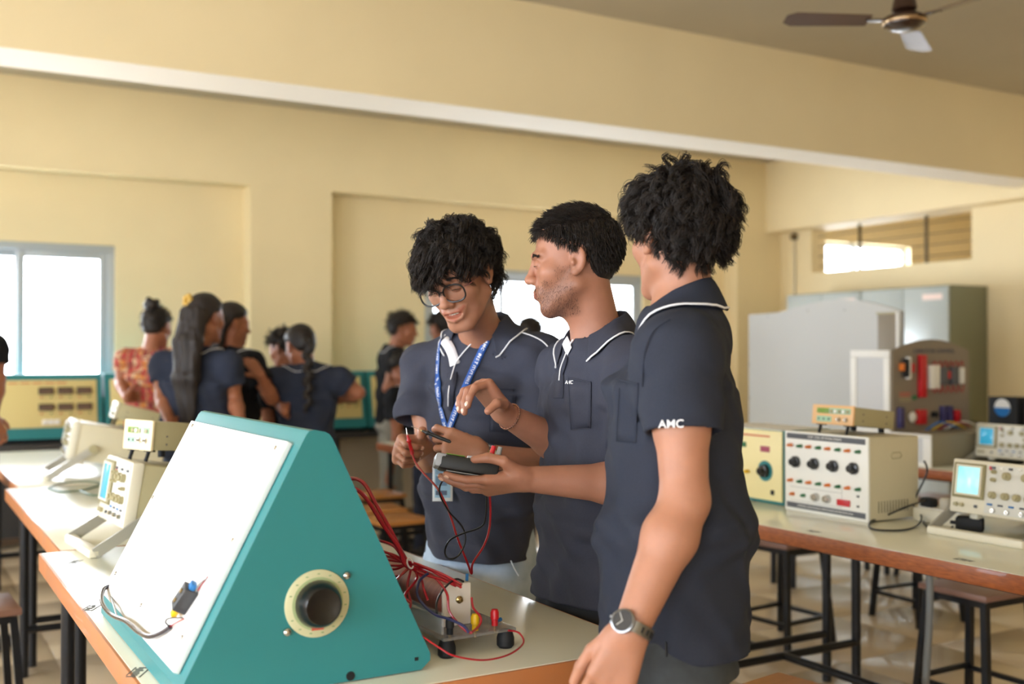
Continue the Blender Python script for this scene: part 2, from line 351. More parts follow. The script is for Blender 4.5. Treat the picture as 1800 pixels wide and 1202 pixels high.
# stools
def make_stool(label, loc, rz, m, h=.5, s=.3):
    t = thing('lab_stool', label, 'stool', loc, rz, 'square lab stools')
    MB().box((0, 0, h - .012), (s, s, .024), .004).obj('seat', m, t)
    f = MB(); q = s / 2 - .025
    for sx in (-1, 1): f.b2((sx * q - .012, -q, h - .05), (sx * q + .012, q, h - .025)); f.b2((-q, sx * q - .012, h - .05), (q, sx * q + .012, h - .025))
    f.obj('seat_frame', m_pipe, t, smooth=False)
    for sx in (-1, 1):
        for sy in (-1, 1):
            g = MB(); a = Vector((sx * q, sy * q, h - .03)); b = Vector((sx * (q + .035), sy * (q + .035), 0)); e = .0125
            vs = [(a.x + i * e, a.y + j * e, a.z) for i, j in ((-1, -1), (1, -1), (1, 1), (-1, 1))] + [(b.x + i * e, b.y + j * e, 0) for i, j in ((-1, -1), (1, -1), (1, 1), (-1, 1))]
            g.add(vs, [(0, 1, 2, 3), (7, 6, 5, 4), (0, 4, 5, 1), (1, 5, 6, 2), (2, 6, 7, 3), (3, 7, 4, 0)]); g.obj('leg', m_pipe, t, smooth=False)
    k = q + .026
    for sx in (-1, 1):
        MB().b2((sx * k - .009, -k, .12), (sx * k + .009, k, .138)).obj('foot_rail', m_pipe, t, smooth=False); MB().b2((-k, sx * k - .009, .13), (k, sx * k + .009, .148)).obj('foot_rail', m_pipe, t, smooth=False)
    return t
st = make_stool('brown-topped stool under the edge of the table with the power strip', (3.60, 2.69, 0), 0, m_stool2)
st2 = make_stool('orange-topped wooden stool nearest behind the bespectacled student', (2.37, 5.38, 0), R(4), m_stool)
dup(st2, (2.43, 5.78, 0), R(-6), 'orange-topped stool directly behind the nearest orange stool')
dup(st2, (2.68, 6.38, 0), R(3), 'orange-topped stool under the small far table in front of the boy in grey trousers')
dup(st2, (3.25, 5.45, 0), R(8), 'orange-topped stool half hidden behind the hip of the bespectacled student')
dup(st, (.25, 4.24, 0), R(3), 'dark-topped stool standing alone at the outer side of the trainer row')
dup(st2, (2.02, 2.06, 0), R(10), 'orange-topped stool at the elbow of the student with his back turned')
dup(st, (5.62, 4.50, 0), R(2), 'brown-topped stool seen between the far tables, under the orange edge')
dup(st, (4.66, 3.84, 0), R(-3), 'stool at the foot of the far table, only its black legs showing')
dup(st, (3.72, 3.84, 0), R(5), 'stool with splayed black legs beside the hip of the student turned away')
# floor conduit rising at the table
hp = [at(x, y, X=3.35) for x, y in ((1634, 1015), (1634, 1060), (1628, 1120), (1620, 1202))]
hp = [Vector((3.35, hp[0].y, .74)), Vector((3.35, hp[0].y, .6)), Vector((3.35, hp[1].y + .0, .42)), Vector((3.35, hp[2].y, .2)), Vector((3.36, hp[2].y + .02, .0))]
tag(MB().tube(hp, .014, 10, sub=6).obj('conduit_hose', mat('grey_pvc', '7B7D7C', .45)), 'grey conduit hose rising from the floor to the table beside the brown stool', 'hose')
# back bench along the wall
m_bb = mat('dark_bench_top', '33312F', .5); m_bbw = mat('bench_front_board', 'B9AE99', .6)
bb = thing('wall_bench', 'long dark work bench along the back wall under the teal consoles', 'bench', (1.6, 8.05, 0))
MB().b2((-2.6, -.33, .74), (3.4, .34, .785), .003).obj('bench_top', m_bb, bb)
for k in range(7):
    for yy in (-.27, .28): MB().cyl((-2.5 + k * .965, yy, 0), (-2.5 + k * .965, yy, .74), .019).obj('leg', m_pipe, bb)
for k in range(6): MB().b2((-2.45 + k * .965, .2, .1), (-1.58 + k * .965, .22, .72)).obj('back_board', m_bbw if k in (4, 5) else m_bb, bb)
# consoles
m_teal = mat('teal_enamel', '2A7F84', .38, var=.02, scale=3, bump=.02, bscale=220); m_yel = mat('pale_yellow_panel', 'D9C98A', .5)
m_red = mat('red_plastic', 'C01722', .35); m_grn = mat('green_plastic', '1E6B3C', .4); m_meter = mat('meter_face', '6B5648', .3); m_meterd = mat('meter_dark', '3A2A24', .4); m_orange = mat('orange_plastic', 'D9731F', .4)
def console(x0, x1, label):
    w = (x1 - x0) / 2; t = thing('test_console', label, 'console', ((x0 + x1) / 2, 8.05, .785), group='teal consoles on the wall bench')
    MB().prism([(-.27, .03), (-.27, .07), (-.2, .46), (.1, .46), (.22, .07), (.22, .03)], 'x', -w, w).obj('housing', m_teal, t, smooth=False)
    MB().b2((-w + .02, -.2, 0), (w - .02, .2, .03)).obj('plinth', m_blackm, t)
    F = frame((0, -.238, .262), (1, 0, 0), (0, .07, .39)); hw, hh = w - .035, .16
    MB(F).box((0, .0, .002), (hw * 2, hh * 2, .006), .001).obj('front_panel', m_yel, t)
    tx = MB(F)
    for i in range(9): tx.box((-hw + .06 + i * .075, hh - .02, .0055), (.062, .008, .001))
    tx.obj('title_print', mat('red_print', 'C65A48', .6), t)
    for r_ in range(2):
        for c in range(3):
            cx, cy = hw - .62 + c * .12 + .3, .085 - r_ * .11
            mo = MB(F).box((cx, cy, .012), (.095, .045, .016), .002).obj('panel_meter', m_meterd, t); MB(F).box((cx, cy - .004, .021), (.08, .026, .003)).obj('meter_window', m_meter, mo)
            MB(F).cyl((cx - .03, cy - .043, .004), (cx - .03, cy - .043, .022), .005, n=8).obj('terminal', m_red, t); MB(F).cyl((cx + .03, cy - .043, .004), (cx + .03, cy - .043, .022), .005, n=8).obj('terminal', m_grn, t)
    sw = MB(F)
    for i in range(3): sw.box((hw - .33 + i * .038, -.125, .012), (.034, .034, .016), .004)
    sw.obj('rocker_switches', m_white, t)
    md = MB(F).box((-hw + .15, -.035, .012), (.11, .17, .02), .003).obj('drive_unit', mat('drive_grey', '8B8468', .5), t); MB(F).box((-hw + .15, .01, .023), (.09, .06, .004)).obj('drive_window', mat('lcd_dark', '3C4638', .25), md)
    for i in range(3): MB(F).cyl((-hw + .1 + i * .045, -.14, .004), (-hw + .1 + i * .045, -.14, .02), .008, n=10).obj('socket', m_blackm, t)
    return t
console(.32, 1.272, 'teal console with yellow panel and six meters under the far window')
console(1.29, 2.24, 'teal console mostly hidden behind the women at the back')
console(2.26, 3.2, 'teal console with yellow panel between the braided girl and the boy')
console(3.22, 4.16, 'teal console behind the boy in grey trousers')
# steel cabinets
m_cab = mat('grey_cabinet_enamel', 'A9B0AE', .3, .1, var=.03, scale=3, coat=.2); m_cabs = mat('shaded_side_enamel', '7C7E68', .4, .1)  # shade on the cabinet sides is put into the darker body colour
def cabinet(y0, y1, label):
    t = thing('steel_cabinet', label, 'cabinet', (7.845, (y0 + y1) / 2, 0), group='steel cabinets along the wall'); w = (y1 - y0) / 2 - .004
    MB().b2((-.23, -w, .0), (.25, w, 1.955), .004).obj('body', m_cabs, t)
    for s in (-1, 1):
        d = MB().b2((-.25, min(0, s * w) + .003, .06), (-.231, max(0, s * w) - .003, 1.945), .003).obj('door', m_cab, t)
        MB().box((-.262, s * .05, 1.05), (.02, .015, .12), .004).obj('handle', m_alu, d)
    MB().box((-.2505, -w + .16, 1.86), (.002, .2, .05)).obj('name_strip', mat('pink_label', 'E3CBC0', .6), t)
    return t
cabinet(5.93, 6.865, 'grey steel cabinet nearer the camera, its side toned olive as in shade'); cabinet(6.87, 7.8, 'grey steel cabinet in the corner, mostly behind the pale arched panel')
# ================================================================== equipment
m_beige = mat('beige_enamel', 'C9C0A3', .45, var=.03, scale=4); m_beige2 = mat('light_beige_plastic', 'DED8C4', .42); m_khaki = mat('khaki_metal', 'A79E7A', .45, var=.03, scale=4)
m_panelw = mat('white_panel_laminate', 'ECEBE9', .5); m_steel = mat('bright_steel', 'C9C6C0', .22, 1); m_brass = mat('brass', 'B9A06A', .3, 1)
m_grey = mat('grey_plastic', '8E8E8A', .4); m_dgrey = mat('dark_grey_print', '56585E', .5); m_yellow = mat('yellow_plastic', 'E0B40E', .4); m_blue = mat('blue_plastic', '1F6FB0', .4)
m_rw = mat('red_wire_pvc', '9E0D1E', .28, coat=.3); m_bw = mat('black_wire_rubber', '1A1A1C', .35); m_knobb = mat('glossy_black_bakelite', '0C0C0E', .3, coat=.15)
m_cream = mat('cream_dial_plate', 'C9C7A0', .35); m_oran = mat('peach_front_panel', 'E4B884', .45); m_yelp = mat('soft_yellow_front', 'EFE3AC', .45)
m_lcd = mat('green_lcd', '6C8F2E', .3); m_mint = mat('mint_keypad', '9CC3A6', .45); m_sc1 = mat('cyan_screen', '8FDCE8', .15, emit='7FD6E6', estr=.35, col2='C9F4F4', scale=14); m_sc2 = mat('blue_screen', '3C9FC4', .15, emit='2C93BC', estr=.25)
m_gp = mat('green_print', '7FA070', .5); m_rp = MATS['red_print']
def on_plane(px, py, o, n):
    a = Vector((0, 0, CAM_H)); d = at(px, py, D=1) - a; n = Vector(n); return a + d * ((Vector(o) - a).dot(n) / d.dot(n))
# ---- teal trainer box
tr = thing('trainer_box', 'large teal wedge-shaped trainer box with white sloping panel and black dial', 'trainer', (.64, 2.175, TZ)); Q = Matrix.Translation((-.64, -2.175, -TZ))
prof = [(.415, .803), (.415, .83), (.628, 1.240), (.634, 1.2465), (.642, 1.248), (.662, 1.244), (.670, 1.240), (.676, 1.232), (.866, .83), (.866, .818), (.848, .803)]
MB(Q).prism(prof, 'y', 1.80, 2.55).obj('housing', m_teal, tr, angle=25)
MB(Q).b2((.43, 1.815, .80), (.84, 2.535, .8035)).obj('base_plate', m_blackm, tr)
so_, sn_ = Vector((.415, 1.80, .83)), Vector((-.417, 0, .217)).normalized(); sl = Vector((.217, 0, .417)).normalized()
PF = frame(so_ + sn_ * .001, (0, -1, 0), sl)                     # origin at the near low corner of the slope: local x runs toward the near end (negative = farther)
MB(Q @ PF).b2((-.735, .018, .0), (-.040, .441, .011), .0015).obj('sloping_panel', m_panelw, tr, label='white laminate panel fixed on the slope')
for u, v in ((-.70, .43), (-.085, .425), (-.70, .07), (-.08, .07), (-.07, .25), (-.72, .25), (-.4, .06)):
    MB(Q @ PF).lathe([(.0045, .011), (.004, .013), (.001, .0138)], (u, v, 0), n=10).obj('panel_screw', m_steel, tr)
NF = frame((0, 1.7995, 0), (1, 0, 0), (0, 0, 1))                # near end face, local (X, Z)
dial = MB(Q @ NF).lathe([(.0585, -.001), (.0585, .002), (.057, .003)], (.648, .947, 0), n=48).obj('dial_plate', m_cream, tr)
MB(Q @ NF).lathe([(.046, .0031), (.046, .0036), (.033, .0036), (.033, .0031)], (.648, .947, 0), n=48).obj('green_ring', mat('dial_green_ring', 'A9B98A', .45), dial)
tk = MB(Q @ NF)
for k in range(14):
    a = R(-70 + k * 24); tk.box((.648 + .0515 * math.sin(a), .947 + .0515 * math.cos(a), .0033), (.0045, .0016, .0006))
tk.obj('scale_marks', m_gp, dial)
rg = MB(Q @ NF)
for k in range(15):
    a = R(-78 + k * 11); rg.box((.648 + .0385 * math.sin(a), .947 + .0385 * math.cos(a), .004), (.0035, .0045, .0005), T=Matrix.Identity(4))
rg.box((.648, .905, .004), (.022, .007, .0006)); rg.obj('red_lettering', m_rp, dial)
kb = MB(Q @ NF).lathe([(.0405, .004), (.0415, .008), (.038, .022), (.034, .03), (.031, .034), (.029, .034), (.024, .031), (.001, .030)], (.648, .947, 0), n=40).obj('control_knob', m_knobb, tr)
MB(Q @ NF).ball((.655, .976, .02), .003, 10).obj('pointer_dot', m_white, kb)
for x, z in ((.702, .990), (.594, .904)): MB(Q @ NF).lathe([(.0075, -.001), (.0072, .003), (.005, .006), (.001, .0072)], (x, z, 0), n=16).obj('dome_screw', m_steel, tr)
MB(Q @ NF).cyl((.71, .812, -.001), (.71, .812, .0012), .008, n=20).obj('lamp_hole', m_blackm, tr); MB(Q @ NF).box((.838, .824, .0), (.007, .006, .0012)).obj('corner_chip', m_blackm, tr)
tp = PF.inverted() @ on_plane(347, 1060, so_, sn_)                # terminal block
TBm = Q @ PF @ Matrix.Translation((tp.x, tp.y, .011)) @ Matrix.Rotation(R(-22), 4, 'Z') @ Matrix.Scale(1.15, 4)
tb = MB(TBm).box((0, 0, .011), (.026, .04, .022), .002).obj('terminal_block', mat('charcoal_plastic', '3A3B3E', .45), tr)
for k in range(2):
    MB(TBm).box((-.0132, .008 - k * .016, .013), (.001, .011, .012)).obj('slot', m_grey, tb); MB(TBm).cyl((.0, .009 - k * .018, .021), (.0, .009 - k * .018, .0235), .0035, n=12).obj('clamp_screw', m_brass, tb)
MB(TBm).box((.002, .024, .012), (.016, .012, .01), .003).obj('wire_ferrule', m_blue, tb); MB(TBm).cyl((-.006, -.019, .01), (-.012, -.036, .008), .0058).obj('wire_ferrule', m_yellow, tb); MB(TBm).cyl((.004, -.019, .012), (-.002, -.034, .01), .005).obj('wire_ferrule', m_yellow, tb)
def sp(px, py, h=.015): q = PF.inverted() @ on_plane(px, py, so_ + sn_ * h, sn_); return Q @ PF @ Vector((q.x, q.y, h))
MB().tube([sp(197, 1030, .004), sp(183, 1036, .02), sp(180, 1058, .03), sp(196, 1080, .028), sp(222, 1092, .026), sp(243, 1110, .024), sp(262, 1119, .022), sp(285, 1112, .018), sp(300, 1102, .016)], .0045, 10, sub=6).obj('supply_cable', mat('plum_cable_sheath', '2A2530', .22, coat=.5), tr)
MB().tube([sp(194, 1045, .006), sp(200, 1062, .02), sp(206, 1082, .026)], .0022, 6, sub=5).obj('earth_wire', m_grey, tr)
MB().tube([sp(300, 1102), sp(308, 1096, .018), sp(324, 1088, .02)], .0014, 6, sub=4).obj('red_core', m_rw, tr); MB().tube([sp(300, 1102), sp(292, 1094, .028), sp(298, 1087, .03), sp(322, 1086, .022)], .0013, 6, sub=5).obj('black_core', m_bw, tr)
MB().tube([sp(349, 1038, .024), sp(355, 1028, .026), sp(362, 1020, .024), sp(366, 1014, .022)], .0015, 6, sub=4).obj('red_lead', m_rw, tr); MB().tube([sp(346, 1040, .024), sp(351, 1027, .03), sp(364, 1017, .024)], .0012, 6, sub=4).obj('pale_lead', m_grey, tr)
# ---- coil on clear base
cu = thing('coil_unit', 'wire-wound brown coil on a clear plastic base beside the teal trainer', 'coil', (.99, 2.02, TZ), R(2))
m_acr = mat('smoky_acrylic', '8F8B88', .08, alpha=.55, coat=.3); m_acc = mat('clear_acrylic', 'D8DADB', .06, alpha=.3, coat=.4); m_coil = mat('brown_wound_former', '9A5C52', .45, col2='7C443E', scale=3, stretch=(1, 60, 1)); m_endw = mat('ivory_end_plate', 'E4DCD2', .4)
MB().b2((-.082, -.175, .034), (.082, .32, .041), .003).obj('base_sheet', m_acr, cu)
for sx in (-1, 1):
    for yy in (-.158, .30): MB().lathe([(.013, 0), (.0175, .005), (.0175, .02), (.013, .034)], (sx * .066, yy, 0), n=18).obj('rubber_foot', m_blackm, cu)
for yy in (-.098, .255): MB().box((-.012, yy, .082), (.064, .006, .082), .002).obj('end_plate', m_endw, cu)
MB().lathe([(.036, -.09), (.037, -.088)] + [(.0368 + (.0006 if k % 2 else 0), -.088 + .338 * k / 60) for k in range(61)] + [(.036, .252)], (-.012, 0, .087), (0, 1, 0), n=32).obj('wound_former', m_coil, cu)
MB().lathe([(.007, 0), (.0075, .004), (.004, .007), (.0035, .012), (.001, .0125)], (-.008, -.101, .092), (0, -1, 0), n=16).obj('shaft_nut', m_brass, cu)
MB().b2((-.078, -.16, .044), (-.074, .25, .085)).obj('clear_shield', m_acc, cu)
for x, mm in ((-.056, m_blackm), (.0, m_yellow), (.052, m_red)):
    y_ = -.152 + .012 * (x > .02)
    MB().lathe([(.0065, .0), (.0065, .012), (.0085, .013), (.0085, .026), (.006, .032), (.001, .0325)], (x, y_, .041), n=16).obj('binding_post', mm, cu); MB().cyl((x, y_, .028), (x, y_, .041), .003, n=10).obj('post_stud', m_brass, cu)
MB().cyl((-.012, -.06, .125), (-.012, -.035, .132), .004).obj('ring_lug', m_blue, cu)
MB().cyl((.018, -.088, .124), (.022, -.082, .136), .0032).obj('ring_lug', m_blue, cu); MB().cyl((.064, -.128, .046), (.076, -.124, .047), .004).obj('ring_lug', m_blue, cu)
# loose leads between trainer and coil
def lead(name, pts, r, m, label, cat='wire', group=None, n=8, sub=7):
    P = [at(x, y, D=d) for x, y, d in pts]; c = P[0].copy()
    return tag(MB().tube([p for p in P], r, n, sub=sub).obj(name, m), label, cat, group)
G = 'red leads bundled over the coil'
lead('patch_lead', [(596, 850, 2.25), (617, 841, 2.24), (640, 850, 2.22), (662, 888, 2.2), (686, 930, 2.18), (705, 968, 2.17), (722, 995, 2.16), (745, 1012, 2.15)], .0042, m_rw, 'red lead arching highest out of the rear of the teal trainer', 'wire', G)
lead('patch_lead', [(600, 862, 2.22), (626, 860, 2.2), (648, 882, 2.18), (672, 920, 2.17), (700, 962, 2.15), (712, 992, 2.14), (730, 1000, 2.13)], .0045, m_rw, 'lower of the two thick red leads arching from the teal trainer', 'wire', G)
ends = [((655, 948), (690, 958), (714, 990), (742, 1008), (775, 1018), (802, 1030)), ((655, 962), (688, 975), (715, 992), (752, 1000), (792, 1022), (810, 1032)), ((655, 972), (690, 980), (722, 990), (738, 1010), (745, 1035), (752, 1055)),
        ((655, 982), (690, 985), (720, 992), (705, 1010), (690, 1030), (700, 1040)), ((660, 992), (700, 994), (722, 994), (716, 1030), (722, 1062), (712, 1080)), ((660, 1000), (695, 1000), (718, 994), (760, 1012), (785, 1042), (790, 1075), (815, 1105), (828, 1112)),
        ((660, 966), (692, 975), (712, 985), (735, 992), (780, 1010), (812, 1028)), ((665, 1008), (700, 1012), (722, 998), (733, 1016), (712, 1045), (722, 1060))]
wn = ['uppermost red lead fanning out of the knot toward the ivory end plate', 'red lead second from the top in the fan below the thick pair', 'red lead curling down over the front of the brown coil', 'red lead bending back toward the teal trainer from the knot', 'red lead hanging down past the coil side',
      'long red lead running down across the ivory end plate', 'thin red lead beside the uppermost one of the fan', 'lowest red lead of the fan, near the coil end']
for e, l in zip(ends, wn): lead('patch_lead', [(x, y, 2.17 - .012 * i - (.03 if y > 1030 else 0)) for i, (x, y) in enumerate(e)], .0026, m_rw, l, 'wire', G)
lead('patch_lead', [(828, 1112, 2.055), (842, 1100, 2.09), (845, 1085, 2.1), (832, 1068, 2.12), (829, 1050, 2.13)], .0024, m_rw, 'short red lead looping around the edge of the ivory end plate', 'wire', G)
lead('thin_red_lead', [(742, 1118, 1.99), (775, 1140, 1.985), (800, 1153, 1.98), (850, 1160, 2.0), (895, 1150, 2.04), (920, 1130, 2.09), (912, 1112, 2.12), (893, 1108, 2.115)], .0018, m_rw, 'thin red wire looping on the table around the front of the coil base')
lead('blue_lead', [(752, 1008, 2.12), (738, 1020, 2.1), (733, 1040, 2.08), (742, 1060, 2.07), (765, 1080, 2.06), (790, 1088, 2.05), (815, 1100, 2.045), (824, 1112, 2.04)], .0028, mat('navy_wire', '262A52', .3), 'dark blue lead winding along the near side of the coil')
lead('black_lead', [(815, 1022, 2.13), (800, 1018, 2.12), (780, 1035, 2.1), (768, 1058, 2.08), (768, 1078, 2.06)], .0022, m_bw, 'short black lead arching over the end of the coil')
tag(MB().tube([at(721, 990, D=2.13) + Vector((.006 * math.cos(a), .012 * math.sin(a) * .5, .009 * math.sin(a))) for a in np.linspace(0, 5.6, 12)], .0018, 6).obj('cable_tie', mat('clear_cable_tie', 'CFC6C9', .3)), 'pale cable tie knotting the red leads together above the coil', 'cable tie')
# ---- oscilloscopes
def scope(label, loc, rz, tilt, screen, body, extra=True, wd=.31, ht=.165, dp=.38, zoff=None):
    zoff = dp * math.sin(R(tilt)) + .018
    t = thing('oscilloscope', label, 'oscilloscope', loc, rz, 'bench oscilloscopes'); T = Matrix.Translation((0, 0, zoff)) @ Matrix.Rotation(R(tilt), 4, 'Y')
    MB(T).b2((.02, -wd / 2, 0), (dp, wd / 2, ht), .006).obj('case', body, t)
    MB(T).b2((-.006, -wd / 2 - .004, -.004), (.03, wd / 2 + .004, ht + .004), .006).obj('bezel', m_beige2, t)
    F = T @ frame((-.006, 0, ht / 2), (0, -1, 0), (0, 0, 1)); w, h = wd / 2, ht / 2
    MB(F).b2((-w + .008, -h + .045, .0), (-w + .122, h - .008, .008), .002).obj('screen_surround', mat('olive_screen_surround', '8C8460', .5), t)
    sc = MB(F).b2((-w + .026, -h + .06, .008), (-w + .108, h - .02, .0098), .0008).obj('screen', screen, t)
    rim = MB(F)
    for a, b in (((-w + .02, -h + .054), (-w + .114, -h + .06)), ((-w + .02, h - .02), (-w + .114, h - .014)), ((-w + .02, -h + .06), (-w + .026, h - .02)), ((-w + .108, -h + .06), (-w + .114, h - .02))): rim.b2((a[0], a[1], .006), (b[0], b[1], .014), .001)
    rim.obj('screen_rim', m_beige2, sc)
    MB(F).b2((-w + .126, -h + .006, 0), (w - .006, h - .006, .003), .001).obj('control_panel', mat('pale_control_panel', 'D9D8D0', .5), t)
    for u, v, r_ in ((-w + .2, .045, .013), (w - .045, .045, .013), (-w + .155, -.018, .012), (-w + .2, -.018, .012), (w - .07, -.018, .012), (w - .03, -.018, .012), (-w + .155, .03, .007), (-w + .155, .055, .007), (w - .03, .015, .006)):
        k = MB(F).lathe([(r_, .003), (r_ * .95, .016), (r_ * .6, .0165), (r_ * .55, .022), (.0008, .0225)], (u, v, 0), n=16).obj('knob', m_khaki, t)
    for k in range(5): MB(F).box((-w + .15 + k * .03, .068, .005), (.012, .007, .006), .001).obj('push_button', m_white if k % 2 else m_dgrey, t)
    for k in range(4): MB(F).box((-w + .145 + k * .038, -.048, .004), (.018, .006, .004), .001).obj('label_block', m_dgrey if k % 2 else m_blue, t)
    MB(F).box((-w + .14, .066, .0035), (.012, .012, .001)).obj('maker_badge', m_red, t)
    for k in range(3): MB(F).lathe([(.007, .003), (.006, .012), (.003, .012), (.001, .0125)], (-w + .16 + k * .05, -.066, 0), n=12).obj('input_socket', m_steel, t)
    for k in range(2): MB(F).lathe([(.007, .0), (.0065, .01), (.001, .0105)], (-w + .022 + k * .022, -h + .022, 0), n=12).obj('knob', m_khaki, t)
    MB(F).cyl((-w + .095, -h + .022, .0), (-w + .095, -h + .022, .006), .005, n=12).obj('input_socket', m_dgrey, t)
    # carrying handle folded under the front as a stand
    hz = T @ Vector((.10, 0, ht * .35)); y_ = wd / 2 + .012; fx = -.085
    for s in (-1, 1):
        b = MB(); a = Vector((hz.x, s * y_, hz.z)); e = Vector((fx, s * y_, .012)); d = (e - a).normalized(); n_ = Vector((d.z, 0, -d.x)) * .016
        vs = [a + n_, a - n_, e - n_, e + n_]; b.add([(v.x, s * y_ - .004, v.z) for v in vs] + [(v.x, s * y_ + .004, v.z) for v in vs], [(0, 1, 2, 3), (7, 6, 5, 4), (0, 4, 5, 1), (1, 5, 6, 2), (2, 6, 7, 3), (3, 7, 4, 0)])
        b.obj('handle_arm', mat('silver_handle', 'B9B7AE', .35, .5), t, smooth=False); MB().cyl((hz.x, s * (wd / 2 - .002), hz.z), (hz.x, s * (y_ + .008), hz.z), .02, n=20).obj('handle_pivot', m_khaki, t)
    MB().b2((fx - .017, -y_ - .004, 0), (fx + .017, y_ + .004, .026), .007).obj('handle_grip', m_beige2, t)
    for s in (-1, 1): MB(T).box((dp - .03, s * (wd / 2 - .04), -.008), (.02, .025, .016), .003).obj('foot', m_dgrey, t); MB(T).box((.06, s * (wd / 2 - .05), -.01), (.03, .03, .02), .004).obj('foot', m_beige2, t)
    return t
def counter(label, loc, rz, tilt, face, wd=.19, ht=.065, dp=.21, zoff=.035):
    t = thing('frequency_counter', label, 'instrument', loc, rz, 'small bench counters'); T = Matrix.Translation((0, 0, zoff)) @ Matrix.Rotation(R(tilt), 4, 'Y'); w, h = wd / 2, ht / 2
    MB(T).b2((.004, -w, 0), (dp, w, ht), .002).obj('case', m_khaki, t); MB(T).b2((-.004, -w - .003, -.003), (.006, w + .003, ht + .003), .003).obj('front_panel', face, t)
    F = T @ frame((-.004, 0, h), (0, -1, 0), (0, 0, 1))
    MB(F).box((-w + .052, .014, .001), (.058, .018, .003), .0008).obj('display', m_lcd, t); MB(F).box((w - .06, .014, .0008), (.1, .02, .002)).obj('key_strip', m_mint, t)
    for k in range(5): MB(F).box((w - .098 + k * .019, .013, .003), (.012, .012, .006), .0015).obj('key', m_white if k % 2 else m_khaki, t)
    MB(F).box((-w + .058, -.016, .0008), (.07, .02, .002)).obj('key_strip', m_mint, t)
    for k in range(3): MB(F).box((-w + .034 + k * .024, -.016, .003), (.004, .007, .004)).obj('key', m_dgrey, t)
    for u in (w - .062, w - .028): MB(F).lathe([(.009, 0), (.008, .006), (.005, .006), (.004, .014), (.001, .0145)], (u, -.016, 0), n=14).obj('input_socket', m_steel, t)
    for x, z in ((.05, .018), (.05, .042), (.17, .018), (.17, .042)): MB(T).cyl((x, -w - .0012, z), (x, -w, z), .003, n=8).obj('side_screw', m_dgrey, t)
    for s in (-1, 1):
        a = T @ Vector((.012, s * (w - .03), .0)); b = Vector((a.x - .012, a.y, .0)); MB().tube([a, b], .006, 8).obj('tilt_leg', m_blackm, t); MB(T).box((.014, s * (w - .03), -.003), (.02, .034, .006), .001).obj('leg_bracket', m_blackm, t)
        c = T @ Vector((dp - .03, s * (w - .03), 0)); MB().cyl((c.x, c.y, 0), (c.x, c.y, c.z + .004), .011, n=14).obj('rubber_foot', m_blackm, t)
    return t
scope('oscilloscope with cyan screen on the table beside the power strip', (3.01, 2.19, TZ), 0, 8, m_sc1, m_beige)
scope('far oscilloscope with blue screen near the brown component panel', (4.93, 3.53, TZ), 0, 5, m_sc2, m_beige)
s3 = scope('oscilloscope seen edge-on behind the teal trainer, tilted on its handle', (.585, 3.42, TZ), R(4), 9, m_sc2, m_khaki, wd=.29, ht=.185)
counter('peach-faced counter standing on top of the white knobbed device', (2.95, 2.80, TZ + .293), 0, 6, m_oran)
counter('cream-faced counter perched on the oscilloscope behind the teal trainer', (.655, 3.40, TZ + .258), R(20), 5, mat('cream_front_panel', 'EFDDB6', .45), wd=.15, ht=.085, dp=.14)
scope('big beige instrument tilted up on the farthest table of the trainer row', (.73, 5.50, TZ), R(-4), 11, m_sc2, m_beige, wd=.32, ht=.17, dp=.42)
cc = counter('small beige counter leaning on top of the big tilted instrument', (.94, 5.50, TZ + .240), R(-4), 16, m_beige2, wd=.2, ht=.075, dp=.2)
# small supply with leads
ps = thing('power_supply', 'small pale power supply with coloured leads behind the edge-on oscilloscope', 'power supply', (.98, 4.35, TZ), R(-6))
MB().b2((0, -.11, .004), (.26, .11, .105), .004).obj('case', mat('pale_grey_case', 'B7B6AE', .5), ps); MB().b2((-.006, -.112, .0), (.002, .112, .107), .002).obj('front_panel', m_white, ps)
for k, mm in enumerate((m_red, m_yellow, m_blackm)): MB().cyl((-.006, -.06 + k * .03, .07), (-.026, -.06 + k * .03, .07), .007, n=10).obj('terminal', mm, ps)
for k in range(4): MB().ball((.16 + .02 * (k % 2), -.06 + k * .025, .118), .016, 10).obj('terminal_cap', m_red if k % 2 == 0 else m_grn, ps)
for k, (mm, dx) in enumerate(((m_rw, 0), (m_yellow, .02), (m_bw, .04))):
    MB().tube([(-.02, -.06 + k * .03, .07), (-.05, -.06 + k * .03, .11), (-.06 + dx, -.09, .05), (-.04 + dx, -.12, .004)], .003, 6, sub=6).obj('lead', mm, ps)
for i, pts in enumerate((((84, 858), (110, 864), (150, 860), (178, 850), (150, 846), (105, 850), (84, 858)), ((140, 862), (165, 870), (200, 866), (230, 858), (260, 862)))):
    P = [at(x, y, z=TZ + .004) for x, y in pts]; tag(MB().tube(P, .0032, 6, sub=8).obj('test_lead', mat('green_black_wire', '24503A', .4)), ('thin green lead coiled flat on the bright table top', 'second green lead trailing toward the edge-on oscilloscope')[i], 'wire')
